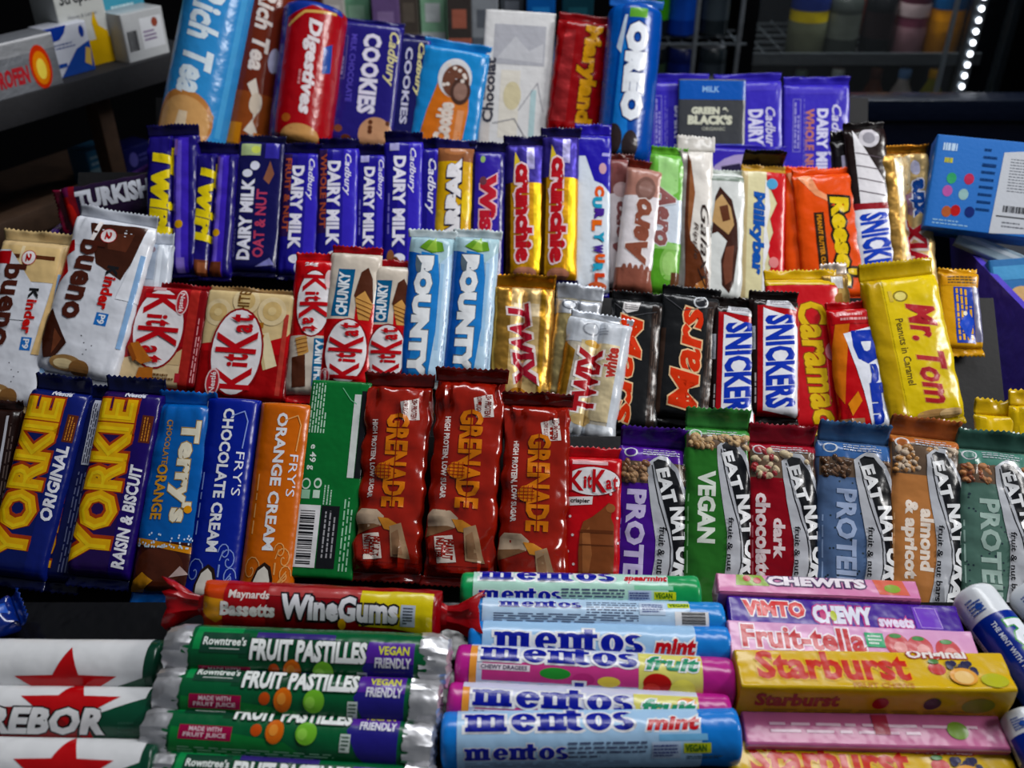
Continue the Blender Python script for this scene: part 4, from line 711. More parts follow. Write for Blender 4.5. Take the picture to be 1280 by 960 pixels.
milk('violet bar with white capitals and a narrow brown-red strip, next to the navy bar', (371, 344), (380, 192), 48, 'FRUIT & NUT')
milk('violet bar with white capitals beside orange ones, second from the navy bar', (420, 340), (424, 186), 50, 'WHOLE NUT', 2)
milk('plain violet bar with white capitals, third from the navy bar', (464, 340), (467, 194), 42, '', 0, True)
milk('violet bar with white capitals and almonds near its foot, tallest of the violet ones', (502, 345), (505, 178), 48, '', 3, True)
milk('thin violet bar showing only white script, left of the yellow peanut bar', (536, 340), (540, 186), 30, '', 0, thin=True)
sb = [R(-.95, .0, .95, .9, '#cda318'), R(-1.3, .9, 1.3, 1, '#8a5a3a'), E(.0, .97, .6, .03, '#a87048'), E(-.75, .5, .35, .09, '#dcb83a'), E(.75, .62, .3, .1, '#e0c024'), E(.8, .35, .3, .1, '#b08a1a'), L([(.85, .45), (.95, .3)], '#7a3a14', .0008), T('STARBAR', 'u', -.42, .20, .4, .92, '#e6e4e8', b=.09, ol='#171433', os=.06)]
dsc('', 'yellow peanut bar with white outlined capitals and a navy top seal', (562, 380), (570, 186), 46, '#cda318', sb, th=16, p=2.3, tf=11, bf=6, fc='#171450', tb=.3, wr=.9, fw=1.15, lift=1)
wi = [R(-1.3, .0, -.75, 1, '#171040'), R(-.75, .0, .7, .97, '#3a2a98'), T('Wispa', 'd', -.68, .22, .5, .83, '#b82a3c', b=.07, ol='#e0bcc4', os=.06), E(-.3, .93, .14, .025, '#93b06a'), E(-.25, .78, .2, .03, '#6a3f4a'), SM(.55, .6, .68, .9, 1, '#8a7ac0', 'd', .5, 2)]
dsc('', 'violet bar with red and pink bubble lettering reading downwards', (606, 372), (611, 190), 44, '#221a6a', wi, th=15, p=2.3, tf=11, bf=6, fc='#0f0b36', tb=.4, wr=.9, fw=1.1)
def honey(label, b, t, w, lift):
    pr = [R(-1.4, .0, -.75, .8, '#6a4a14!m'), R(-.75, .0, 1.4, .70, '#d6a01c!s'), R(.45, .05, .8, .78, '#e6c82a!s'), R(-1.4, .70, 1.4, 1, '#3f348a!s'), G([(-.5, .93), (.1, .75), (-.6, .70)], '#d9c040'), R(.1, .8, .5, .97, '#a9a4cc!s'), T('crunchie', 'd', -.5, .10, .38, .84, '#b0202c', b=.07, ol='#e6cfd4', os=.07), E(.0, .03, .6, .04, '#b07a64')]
    return dsc('', label, b, t, w, '#c0921c!s', pr, th=16, p=2.3, tf=11, bf=6, fc='#15103e', tb=.4, wr=1.3, fw=1.12, lift=lift, group='gold bars with red bubble lettering')
honey('gold foil bar with red bubble lettering, the lower one, beside the violet bar', (656, 348), (656, 182), 48, 0)
honey('gold foil bar with red bubble lettering, the taller one, beside the white bar', (697, 350), (701, 172), 46, 2)
cw = [R(-.98, .0, .98, .86, '#d3dbe4'), G([(-.95, .86), (-.4, .86), (.1, .70), (.55, .68), (1.0, .62), (1.0, 1), (-1, 1)], '#2d22a0'), E(.55, .78, .2, .035, '#c09aa4'), R(.5, .86, .9, .88, '#a9a6dc')]
for i, (ch, c) in enumerate(zip('CURLY', ('#d8601c', '#2f9ab8', '#4a2a8a', '#d8701c', '#2f9ab8'))): cw.append(T(ch, 'd', .12 - .12 * (i % 2), .60 - .073 * i, .66 - .12 * (i % 2), .67 - .073 * i, c, b=.09))
for i, (ch, c) in enumerate(zip('WURLY', ('#4a2a8a', '#d8601c', '#2f9ab8', '#c8481c', '#4a2a8a'))): cw.append(T(ch, 'd', .08 + .1 * (i % 2), .24 - .06 * i + .0, .62 + .1 * (i % 2), .295 - .06 * i, c, b=.09))
cw += [R(-.98, .0, -.75, .84, '#c3cdd8'), E(.3, .03, .5, .03, '#c8643c')]
dsc('', 'pale blue-white bar with a violet top and letters in several colours', (738, 366), (741, 170), 46, '#cfd8e2', cw, th=9, p=3.4, tf=14, bf=5, fc='#2c2096', tb=.2, wr=1)
ae0 = [R(-1.3, .70, 1.3, 1, '#7a4a48'), R(-1.3, .0, 1.3, .72, '#cfc6c8'), E(.0, .75, .6, .06, '#b49a9a'), T('Aero', 'u', -.6, .2, .3, .66, '#7a4a4a', b=.05, sh=.2)]
dsc('', 'brown and white bar half hidden behind the brown topped one', (775, 360), (776, 200), 34, '#7a4a48', ae0, th=12, p=2.6, tf=7, bf=5, fc='#4a1a14', wr=1.6, lift=-9)
ae = [R(-1.3, .75, 1.3, 1, '#a87c70'), R(-1.3, .16, 1.3, .76, '#d9d4d8'), R(-1.3, .0, 1.3, .17, '#8a5648'), E(.05, .82, .52, .10, '#7a5a52'), E(.05, .82, .36, .07, '#8a6a62'), G([(-.9, .62), (-.2, .58), (.9, .66), (.9, .60), (-.9, .54)], '#d9d4d8')]
ae += [E(-.6 + .3 * i, .17, .12, .03 + .01 * (i % 2), '#8a5648') for i in range(5)] + [T('Aero', 'u', -.66, .2, .5, .74, '#86503f', b=.06, ol='#e9e2e0', os=.03, sh=.25)]
dsc('', 'white bar with brown top and brown rounded lettering reading upwards', (790, 364), (808, 212), 48, '#8a5648', ae, th=14, p=2.5, tf=9, bf=5, fc='#5c1f12', tb=.4, wr=1.3, lift=3)
ag = [R(-1.3, .66, 1.3, 1, '#6fae4a'), G([(-.6, .98), (.5, .95), (.6, .72), (.0, .66), (-.5, .74)], '#9fce88'), R(-1.3, .34, 1.3, .66, '#c6cfda'), R(-1.3, .0, 1.3, .35, '#5a9a30'), E(.35, .2, .5, .12, '#86b860'), E(.35, .2, .36, .085, '#9cc678'), R(.5, .0, 1.0, .14, '#5a3a24'), G([(-1, .4), (.9, .33), (.9, .30), (-1, .30)], '#8fbf70'), T('Aero', 'd', -.6, .32, .5, .76, '#8a5a58', b=.05, ol='#dfe0e6', os=.03, sh=.2)]
dsc('', 'green and white bar with brown rounded lettering reading downwards', (824, 366), (836, 194), 46, '#5f9e36', ag, th=14, p=2.5, tf=9, bf=5, fc='#5a9430', tb=.3, wr=1.3, lift=1)
gr = [R(-1.4, .0, -.55, 1, '#a9a4a0!s'), G([(-.55, 1), (-.2, .8), (-.5, .55), (-.3, .35), (.1, .1), (-.6, .0), (-.7, .5)], '#4f2a18'), G([(-.4, .95), (-.1, .7), (-.4, .4), (-.5, .5)], '#8a5a3a'), G([(-.7, .0), (.8, .0), (.75, .16), (.2, .3), (-.5, .4)], '#5a3018'), G([(-.4, .0), (.7, .0), (.5, .12), (.0, .08)], '#a8703a'), T('Galaxy', 'd', .1, .05, .75, .62, '#2a1c18', b=.0, sh=.4), T('Ripple', 'd', -.2, .25, .12, .50, '#4a3a34', b=.0, sh=.3, k=0)]
dsc('', 'narrow cream bar with brown ripples, dark script and a pale flared top', (868, 372), (870, 190), 42, '#d6d2cc', gr, th=13, p=2.4, tf=22, bf=5, fc='#b9b6b0', tb=-.2, wr=1.6, fw=1.15, lift=2)
gc = [R(-1.2, .93, 1.2, .97, '#7a867c'), G([(-.5, .80), (-.3, .88), (.3, .78), (.6, .6), (.7, .40), (.55, .12), (.35, .04), (.0, .1), (-.1, .3), (.15, .45), (-.3, .52), (-.6, .5)], '#3a2018'), G([(-.5, .76), (-.2, .82), (.25, .72), (.45, .58), (.2, .5), (-.2, .55), (-.6, .6)], '#b8976a'), G([(-.3, .72), (.1, .74), (.25, .62), (-.1, .60)], '#5a3420'), G([(.1, .40), (.5, .42), (.45, .14), (.15, .1), (.0, .25)], '#6a4030'), T('caramel', 'd', -.95, .03, -.45, .60, '#2a1c18', b=.0, sh=.4)]
dsc('', 'cream bar with a brown and caramel swirl, left of the bar with blue lettering', (900, 374), (907, 218), 52, '#cfd2d0', gc, th=12, p=3, tf=5, bf=5, fc='#a9b0aa', wr=1.2)
mk = [R(-1.2, .0, .1, .97, '#d6cfa8'), R(-.95, .0, -.72, .97, '#bfae86'), G([(.05, .0), (.35, .05), (.2, .15), (.4, .28), (.2, .40), (.45, .52), (.3, .62), (.6, .74), (.3, .84), (.1, .92), (.1, .97), (1.3, .97), (1.3, .0)], '#bf1f2a'), G([(.0, .0), (.05, .92), (.2, .85), (.3, .7), (.15, .55), (.3, .42), (.1, .28), (.25, .12)], '#e3e2e4'), E(.35, .88, .25, .04, '#5aa0c8'), E(.5, .30, .22, .04, '#d98a8a'), T('Milkybar', 'd', -.6, .20, .06, .82, '#1d5aa6', b=.06, sh=.1), R(-1.2, .97, 1.2, 1, '#b89440')]
dsc('', 'cream and red bar with blue lettering and white splashes', (950, 380), (954, 212), 56, '#d6cfa8', mk, th=10, p=4, tf=4, bf=4, fc='#b08a3a', wr=.8)
def orange_pack(label, b, t, w, big, lift):
    pr = [G([(-.9, .98), (-.4, .82), (.0, .76), (.1, .79), (-.3, .86), (-.5, .99)], '#e8a078')]
    if big: pr += [G([(-.5, .2), (-.2, .2), (-.2, .68), (-.5, .68)], '#2a1a0c'), T('PEANUT BUTTER CUPS', 'd', -.42, .22, -.28, .66, '#c98a1c', b=.04, k=0), T("Reese's", 'd', .02, .08, .62, .80, '#dcbf1c', b=.06, ol='#1c1208', os=.1, sh=.1), SM(-.45, .06, -.3, .15, 2, '#7a2a0c', 'h', .4, 3)]
    else: pr += [T("Reese's", 'd', -.2, .40, .5, .80, '#c9b02a', b=.05, ol='#6a4a10', os=.06), R(-.1, .02, .25, .36, '#3a2410'), SM(-.05, .04, .2, .34, 2, '#b08a2a', 'd', .4, 3)]
    return dsc('', label, b, t, w, '#dc520e', pr, th=12, p=3, tf=7, bf=5, fc='#d95212', tb=.3, wr=2.0, lift=lift, kind='candy_pack', cat='sweets', group='orange peanut butter packs')
orange_pack('orange pack showing only its edge, next to the cream and red bar', (986, 372), (984, 220), 44, False, -11)
orange_pack('orange pack squeezed behind the large one, small yellow script on its left strip', (1004, 374), (1000, 216), 44, False, -4)
orange_pack('large orange pack with black-edged yellow script, frontmost of the orange ones', (1046, 372), (1030, 218), 82, True, 3)
sx = [R(-1.3, .5, 1.3, 1, '#1d1212'), G([(-.65, .99), (-.3, .9), (.6, .66), (.75, .5), (-.62, .5)], '#d6d4d8'), E(.1, .93, .5, .06, '#b9b6bc'), E(.1, .93, .3, .036, '#8a8890')] + [L([(-.6, .84 - .08 * i), (.6, .80 - .08 * i)], '#4a4048', .001) for i in range(4)]
sx += [R(-1.0, .46, 1.1, .52, '#8a1f2a'), R(-1.0, .0, 1.1, .48, '#dfe0ea'), T('SNICKERS', 'd', -.75, -.45 + .46, .62, .46, '#1d46ae', b=.05, sh=-.2), R(.92, .0, 1.02, .5, '#a8202c')]
dsc('', 'dark brown and white bar with blue capitals, right of the orange packs', (1100, 360), (1079, 162), 52, '#1d1212', sx, th=13, p=3, tf=8, bf=5, fc='#0d0808', tb=.4, wr=1.4, lift=3)
dsc('', 'black bar end with a lilac strip, peeping behind the dark brown and white bar', (1066, 330), (1054, 176), 34, '#120d12', [R(-.4, .5, .1, .86, '#a8a4bc'), R(.2, .5, .5, .93, '#8a86a0')], th=12, p=2.6, tf=12, bf=5, fc='#0a0708', wr=2, lift=-4)
dsc('', 'dark bar with a crumpled black seal sticking up behind the bar with blue lettering', (946, 330), (952, 214), 40, '#3a1416', [R(-.9, .5, .9, .9, '#c9ccd8'), R(-.9, .4, .9, .72, '#a81a24'), T('G', 'h', -.5, .72, .4, .9, '#1d3f9a', b=.1)], th=14, p=2.2, tf=24, bf=5, fc='#120c0c', tb=.9, wr=2.6, lift=-6, fw=1.3)
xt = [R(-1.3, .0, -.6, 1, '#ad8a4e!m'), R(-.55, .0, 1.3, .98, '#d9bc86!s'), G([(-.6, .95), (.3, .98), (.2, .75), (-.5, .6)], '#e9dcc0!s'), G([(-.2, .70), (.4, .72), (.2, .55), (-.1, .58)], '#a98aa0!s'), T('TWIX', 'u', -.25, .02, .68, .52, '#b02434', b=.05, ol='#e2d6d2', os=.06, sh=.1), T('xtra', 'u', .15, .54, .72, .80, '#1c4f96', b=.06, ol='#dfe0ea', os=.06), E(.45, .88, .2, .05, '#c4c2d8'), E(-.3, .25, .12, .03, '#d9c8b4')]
dsc('', 'gold foil twin bar with red and blue lettering, rightmost on its shelf', (1142, 372), (1128, 192), 62, '#cfa862!m', xt, th=15, sec='twin', tf=10, bf=5, fc='#9a6a20!m', tb=.6, wr=2.4, lift=2)
# ---------------------------------------------------------------- top shelf
def top(label, b, t, w, col, pr, **k):
    k.setdefault('kind', 'biscuit_pack'); k.setdefault('cat', 'biscuits')
    return dsc('', label, b, t, w, col, pr, pl=SHELF_D, **k)
r1 = [R(-1.6, .02, 1.6, .98, '#3f92cc'), E(-.15, .15, .95, .17, '#b9814a'), E(-.1, .14, .8, .145, '#cfa26c'), T('Rich Tea', 'd', -.45, .30, .45, .90, '#dce8f0', b=.04, sh=.25), E(.7, .2, .08, .02, '#a87a4a'), R(.9, .1, 1.1, .95, '#5aa8da'), G([(-.2, .2), (.05, .2), (.1, .0), (-.3, .0)], '#dcc8ac')]
top('light blue biscuit roll with white script and a biscuit at its foot', (238, 192), (282, -26), 84, '#3f92cc', r1, sec='roll', tf=0, bf=0, spin=0, tap=.006, emin=.6, wr=.6)
r2 = [R(-1.6, .30, 1.6, .98, '#6a2c1a'), R(-1.6, .02, 1.6, .32, '#8a4a22'), R(-1.6, .0, .0, .14, '#c9861c'), T('Rich Tea', 'd', -.15, .44, .55, .90, '#dcd2cc', b=.04, sh=.2), G([(-.05, .36), (.25, .40), (.5, .30), (.55, .22), (.1, .10), (.8, .06), (.4, .16), (.3, .28)], '#d6ccc0'), E(.4, .26, .25, .06, '#cdbfae'), E(-.6, .35, .1, .02, '#b9743c'), E(.85, .52, .25, .07, '#b9b8d0'), R(.5, .0, 1.2, .1, '#c9803a')]
top('brown biscuit roll with white script and a pale milk splash', (306, 190), (342, -26), 60, '#6a2c1a', r2, lift=-8, sec='roll', tf=0, bf=0, tap=.006, emin=.6, wr=.6)
r3 = [R(-1.6, .02, -.72, .98, '#1c3384'), R(-.72, .02, 1.6, .98, '#a31521'), G([(-.7, .86), (.1, .95), (1.2, .93), (1.2, .99), (-1.2, .99), (-1.2, .7)], '#1c3a8c'), L([(-.62, .80), (-.1, .90), (.9, .93)], '#d0a860', .003), T('Digestives', 'd', -.05, .20, .48, .86, '#e2dade', b=.05, sh=.15), G([(.65, .5), (.95, .52), (.9, .72), (.6, .68)], '#27509c'), SM(-.1, .4, .05, .6, 1, '#d0888c', 'd', .5, 3), E(.2, .03, .65, .10, '#c49660'), E(-.3, .16, .15, .03, '#b0622a')]
top('red and dark blue biscuit roll with white lettering reading downwards', (374, 184), (396, 10), 76, '#a31521', r3, sec='roll', tf=0, bf=0, tap=.012, emin=.4, wr=1.0)
r4 = [R(-.95, .03, .95, .97, '#2a2474'), T('COOKIES', 'd', -.12, .26, .42, .90, '#dedcec', b=.05), T('Cadbury', 'd', .55, .50, .92, .93, '#d6cf9a', b=.02, sh=.3), T('MILK CHOCOLATE', 'd', -.48, .34, -.3, .88, '#5f55b8', b=.02, k=0), L([(-.75, .52), (-.75, .86), (-.58, .86), (-.58, .52), (-.75, .52)], '#6a6496', .0008), SM(-.73, .55, -.6, .84, 1, '#8a86b0', 'd', .5, 3), E(.5, .10, .5, .14, '#bf9474'), *[E(.5 + .34 * math.cos(i * 2.1), .1 + .10 * math.sin(i * 1.3), .07, .02, '#5a3422') for i in range(7)], E(-.6, .12, .12, .03, '#7a4a34'), E(-.35, .05, .15, .03, '#5a3020')]
top('purple biscuit carton lettered COOKIES with a chocolate-chip cookie on it', (448, 184), (464, 30), 84, '#2a2474', r4, th=24, p=5, tf=4, bf=4, fc='#1c1a5a', wr=.4)
r5 = [T('COOKIES', 'd', -.45, .2, .0, .9, '#c9c8dc', b=.03), T('Cadbury', 'd', .2, .45, .7, .95, '#d6cf9a', b=.03, sh=.3), R(.85, .0, 1.3, 1, '#3f3a88')]
top('slim navy carton with white and yellow lettering, right of the purple carton', (506, 184), (519, 48), 40, '#1f1f58', r5, th=14, p=5, tf=4, bf=4, fc='#17164a', wr=.4)
r6 = [G([(-.75, .0), (-.35, .0), (.0, .45), (.35, .80), (.0, .86), (-.35, .70), (-.6, .35)], '#c9752a'), G([(-.3, .0), (.55, .0), (.62, .4), (.5, .72), (.1, .6), (-.2, .3)], '#cf8040'), E(.08, .70, .5, .19, '#cfd0d4'), E(.12, .67, .4, .16, '#6a4638'), E(.3, .58, .3, .13, '#4a332c'), E(.3, .58, .2, .09, '#8a6e64'), *[E(.08 + .3 * math.cos(i * 1.7), .72 + .1 * math.sin(i * 2.3), .06, .018, '#d9cfc8') for i in range(8)], T('Cookie', 'u', -.3, .06, .2, .46, '#d9cdc4', b=.08), R(.3, .0, .5, .4, '#d89a70')]
top('sky blue snack pack with an orange panel and a dark round cookie', (552, 188), (572, 62), 84, '#2a8cc8', r6, th=20, p=2.6, tf=9, bf=5, fc='#2580bc', tb=.3, wr=1.8)
r7 = [R(-.7, .62, .75, .9, '#a8a9b0'), G([(-.6, .66), (-.1, .82), (.3, .72), (.7, .78), (.7, .64)], '#b9babf'), R(-1.2, .0, -.68, .62, '#c6c0bc'), T('Chocolat', 'u', -.92, .2, -.6, .66, '#3a3a44', b=.04), T('LE', 'u', -.98, .36, -.85, .46, '#5a5a64', b=.02, k=0), R(-.45, .1, .1, .58, '#d3cfc6'), E(-.1, .4, .25, .1, '#c8bfa0'), R(.42, .12, .58, .45, '#a9c0c4'), L([(-.6, .2), (.0, .24), (.5, .05)], '#8a8a90', .001), L([(.1, .3), (.6, .5), (.8, .3)], '#a0a0a6', .001), R(-1.0, .0, -.4, .03, '#a83a3a')]
top('large white chocolate carton with grey drawing and dark vertical lettering', (640, 192), (651, 16), 88, '#cfcfd0', r7, th=14, p=6, tf=0, bf=0, tap=.003, emin=.8, wr=.2, kind='chocolate_box', cat='chocolate', lift=-3)
r8 = [T('Maryland', 'd', -.12, .10, .7, .95, '#d9a01c', b=.06, ol='#5c0f12', os=.04), G([(-.9, .1), (-.3, .1), (-.3, .9), (-.7, .9)], '#a83438!s')]
top('shiny red cookie pack with yellow lettering reading downwards', (714, 170), (731, 28), 66, '#8e1218', r8, th=26, p=2.3, tf=8, bf=5, fc='#7c0f16', wr=2.6)
r9 = [R(-1.6, .02, 1.6, .98, '#114f9e'), G([(-1.2, .02), (-.75, .02), (-.6, .98), (-1.0, .98)], '#1a68bc'), G([(-.62, .02), (.1, .02), (-.05, .2), (-.2, .6), (-.5, .86), (-.55, .5)], '#2a80cc'), R(-.3, .885, .35, .945, '#5f9a3a'), G([(-.7, .7), (-.45, .9), (-.35, .9), (-.5, .66)], '#c9d8e8'), E(-.55, .12, .35, .1, '#33292a'), E(.1, .08, .3, .1, '#2a2224'), T('OREO', 'd', -.35, .24, .45, .86, '#e4e8ee', b=.09, ol='#0d2f6a', os=.05)]  # the pale slanted polygon is a glint painted into the wrapper's colours
top('deep blue cookie roll with white outlined capitals, tallest at the middle of the top shelf', (778, 204), (795, 10), 66, '#114f9e', r9, sec='roll', tf=10, bf=0, fc='#2a62a8', tap=.016, emin=.4, wr=.8)
def block(label, b, t, w, words, lift):
    pr = [T('DAIRY MILK', 'd', *words[0], '#d6d4ec', b=.05), T('Cadbury', 'd', *words[1], '#d0cde6', b=.02, sh=.3)]
    if len(words) > 2: pr += [T(words[2], 'd', *words[3], '#b87a6a', b=.04)]
    pr += [L([(-.72, .35), (-.72, .85), (-.5, .85), (-.5, .35), (-.72, .35)], '#8a84c8', .0008), SM(-.7, .38, -.52, .82, 2, '#a39ed4', 'd', .5, 3), SM(-.42, .2, -.3, .85, 2, '#7a74c4', 'd', .4, 4), R(-1, .9, 1, .96, '#5146b8')]
    return top(label, b, t, w, '#4338b0', pr, th=11, p=6, tf=9, bf=5, fc='#3a2fa0', tb=.3, wr=1.0, lift=lift, kind='chocolate_block', cat='chocolate', group='large purple chocolate blocks')
block('large purple block beside the deep blue roll, mostly covered by the dark grey block', (846, 228), (846, 102), 80, [(-.1, .1, .2, .75), (.35, .4, .7, .75)], -4)
block('large purple block standing between the dark grey block and the one with orange letters', (936, 232), (934, 102), 84, [(-.02, .1, .42, .72), (.4, .3, .78, .74)], -4)
block('large purple block with orange second line, rightmost on the top shelf', (1018, 236), (1020, 106), 82, [(.0, .05, .34, .76), (.36, .25, .74, .8), 'WHOLE NUT', (-.36, .1, -.08, .76)], -2)
gb = [R(-.98, .02, .98, .98, '#3c3e42'), R(-.98, .72, .98, .98, '#1b5aa8'), R(-.98, .0, .98, .12, '#1f5fb4'), T('MILK', 'h', -.3, .82, .2, .90, '#8fb4dc', b=.03, k=0), T("GREEN &", 'h', -.62, .52, .5, .62, '#c9cab8', b=.07), T("BLACK'S", 'h', -.72, .38, .6, .51, '#c9cab8', b=.07), T('ORGANIC', 'h', -.3, .3, .4, .35, '#9a9c90', b=.03, k=0)]
top('dark grey chocolate block with blue bands and pale lettering', (888, 192), (890, 100), 84, '#3c3e42', gb, th=10, p=7, tf=0, bf=0, tap=.003, emin=.8, wr=.2, kind='chocolate_block', cat='chocolate', lift=8)
tb_ = [E(.0, -.1 + .1, 1.1, .9, '#a79ac4'), T('The', 'h', -.5, .35, .4, .75, '#2a2440', b=.07, rot=12)]
dsc('', 'purple pack with a lilac disc and dark lettering, standing behind the cream swirl bar', (926, 262), (930, 186), 104, '#4336a8', tb_, pl=SHELF_D, th=10, p=5, tf=4, bf=4, fc='#3a2fa0', lift=22, wr=.7, kind='chocolate_pack', cat='chocolate')

# ---------------------------------------------------------------- helpers for the fixtures and the room
def mesh_box(bm, x0, x1, y0, y1, z0, z1, mi=0, bev=.0):
    vs = [bm.verts.new(c) for c in ((x0, y0, z0), (x1, y0, z0), (x1, y1, z0), (x0, y1, z0), (x0, y0, z1), (x1, y0, z1), (x1, y1, z1), (x0, y1, z1))]
    fs = [bm.faces.new([vs[i] for i in f]) for f in ((3, 2, 1, 0), (4, 5, 6, 7), (0, 1, 5, 4), (1, 2, 6, 5), (2, 3, 7, 6), (3, 0, 4, 7))]
    for f in fs: f.material_index = mi
    if bev:
        es = list({e for f in fs for e in f.edges}); r = bmesh.ops.bevel(bm, geom=es, offset=bev, segments=2, affect='EDGES', profile=.6)
        for f in r['faces']: f.material_index = mi
def obj(name, bm, mats, parent=None, mat=None, sharp=35):
    me = bpy.data.meshes.new(name); bmesh.ops.recalc_face_normals(bm, faces=bm.faces); bm.to_mesh(me); bm.free()
    for m in mats: me.materials.append(M(m))
    for p in me.polygons: p.use_smooth = True
    me.set_sharp_from_angle(angle=math.radians(sharp))
    o = bpy.data.objects.new(name, me); COL.objects.link(o)
    if parent: o.parent = parent
    if mat is not None: o.matrix_world = mat
    return o
def box_obj(name, dims, mat_name, parent=None, mat=None, bev=.001):
    bm = bmesh.new(); mesh_box(bm, *dims, 0, bev); return obj(name, bm, [mat_name], parent, mat)
def struct(o): o['kind'] = 'structure'; return o

# tiered rack that carries the bars
rk = thing('display_rack', 'dark purple tiered display rack carrying the rows of bars', 'display rack', Matrix.Translation((0, .7, .94)))
def board(name, pl, tilt, py0, py1, hw, off, col):
    a = hit((640, py0), pl, off); c = hit((640, py1), pl, off); t = math.radians(tilt)
    ln = (c - a).length; n = pl[1]; Lv = (c - a).normalized(); W = Lv.cross(n)
    org = a - n * .006 + CAM
    m = Matrix(((W.x, Lv.x, n.x, org.x), (W.y, Lv.y, n.y, org.y), (W.z, Lv.z, n.z, org.z), (0, 0, 0, 1)))
    bm = bmesh.new(); mesh_box(bm, -hw, hw, 0, ln, 0, .006, 0, .001); mesh_box(bm, -hw, hw, -.006, 0, 0, .024, 0, .001)
    o = obj(name, bm, [col]); o.parent = rk; o.matrix_parent_inverse = rk.matrix_world.inverted(); o.matrix_world = m
board('shelf_board', SHELF_A, 42, 815, 545, .42, -.007, '#060609!d')
board('shelf_board', SHELF_B, 45, 580, 372, .385, -.009, '#060609!d')
board('shelf_board', SHELF_C, 50, 395, 215, .42, -.014, '#060609!d')
board('shelf_board', SHELF_D, 60, 255, 122, .42, -.010, '#060609!d')
def side(sx, pts, col):
    bm = bmesh.new(); A = [bm.verts.new((sx, y, z)) for y, z in pts]; B = [bm.verts.new((sx + (.006 if sx > 0 else -.006), y, z)) for y, z in pts]
    bm.faces.new(A); bm.faces.new(B[::-1])
    for i in range(len(pts)): bm.faces.new((A[i], B[i], B[(i + 1) % len(pts)], A[(i + 1) % len(pts)]))
    o = obj('side_panel', bm, [col]); o.parent = rk; o.matrix_parent_inverse = rk.matrix_world.inverted()
    return o
side(.425, [(.50, .93), (1.0, .93), (1.0, 1.064), (.66, 1.069), (.50, 1.03)], '#5a4cb0')
side(-.43, [(.50, .93), (1.2, .93), (1.2, 1.03), (1.02, 1.06), (.76, 1.085), (.50, 1.05)], '#3a1f5a')
# low tray for the rolls and boxes at the front
tr = thing('counter_tray', 'black low tray under the rolls and boxed chews', 'tray', Matrix.Translation((0, .3, .93)))
q, n = TABLE; pts = [hit((640, y), TABLE, -.0008) for y in (1080, 752)]
a, c = pts; Lv = (c - a).normalized(); W = Vector((1, 0, 0)); org = a - n * .008 + CAM
m = Matrix(((1, Lv.x, n.x, org.x), (0, Lv.y, n.y, org.y), (0, Lv.z, n.z, org.z), (0, 0, 0, 1)))
bm = bmesh.new(); mesh_box(bm, -.42, .42, 0, (c - a).length, 0, .008, 0, .001)
o = obj('tray_base', bm, ['#0b0b0e']); o.parent = tr; o.matrix_parent_inverse = tr.matrix_world.inverted(); o.matrix_world = m

# ---------------------------------------------------------------- the room
struct(box_obj('floor', (-3, 3, -1, 4, -.05, 0), '#15151a!d'))
struct(box_obj('wall_back', (-3, 3, 3.6, 3.7, 0, 3), '#0a0b10!d'))
struct(box_obj('wall_left', (-2.3, -2.2, -1, 3.6, 0, 3), '#0e0d10!d'))
struct(box_obj('wall_right', (2.4, 2.5, -1, 3.6, 0, 3), '#0d0d12!d'))
ct = thing('shop_counter', 'dark counter standing under the display rack', 'counter', Matrix.Translation((0, .75, 0)))
box_obj('worktop', (-.50, 1.1, -.75, .5, .885, .925), '#101014!d', ct)
box_obj('cabinet_body', (-.48, 1.05, -.70, .48, 0, .885), '#0c0c10!d', ct)
box_obj('tray_body', (-.40, .40, -.09, .07, -.005, .098), '#0b0b0e', tr)
def at(px, py, y): d = ray((px, py)); return d * (y / d.y) + CAM
def shelved(name, label, cat, frame, wm, hm, dm, col, pr, group=None, sec='box', lname='lettering'):
    """a carton standing on a shelf; frame: base centre of its front face, right axis"""
    o, e = frame; e = Vector(e).normalized(); N = e.cross(Vector((0, 0, 1))); org = Vector(o) - N * dm
    m = Matrix(((e.x, 0, N.x, org.x), (e.y, 0, N.y, org.y), (0, 1, N.z, org.z), (0, 0, 0, 1)))
    COUNT[0] += 1; r = thing(name, label, cat, m, group)
    wrapped(r, 'carton', wm / 2, hm, dm, 'box', 3, col, pr, .0012, .05, COUNT[0], lname, .95)
    return r
# ---- medicine shelf at the left
SH = -.33
def on_shelf(p): d = ray(p); return d * (SH / d.z) + CAM
A, B = on_shelf((0, 126)), on_shelf((215, 66)); e = (B - A).normalized(); nn = Vector((-e.y, e.x, 0))
ms = thing('medicine_shelf', 'dark shelf along the left side holding medicine cartons', 'shelf', Matrix(((e.x, nn.x, 0, B.x), (e.y, nn.y, 0, B.y), (0, 0, 1, B.z), (0, 0, 0, 1))))
box_obj('plank', (-.75, .05, -.004, .26, -.032, 0), '#17171b!d', ms)
box_obj('lower_beam', (-.75, -.10, .02, .05, -.175, -.145), '#4a382c!w', ms)
box_obj('lower_plank', (-.75, .04, .05, .26, -.19, -.175), '#4a382c!w', ms)
for x in (-.118, -.36, .03): box_obj('post', (x, x + .022, .02, .045, -1.12 if x != -.118 else -.175, -.034), '#4a382c!w', ms)
def med(label, pL, pR, hpx, depth, col, pr, back=0.0, extra=0):
    a, b = on_shelf(pL), on_shelf(pR); w = (b - a).length; c = (a + b) / 2 + nn * back
    s = (c - CAM).dot(FW) / FPX
    return shelved('medicine_carton', label, 'medicine box', ((c.x, c.y, CAM.z + SH), e), w, hpx * s * 1.08, depth, col, pr, 'cartons on the left shelf')
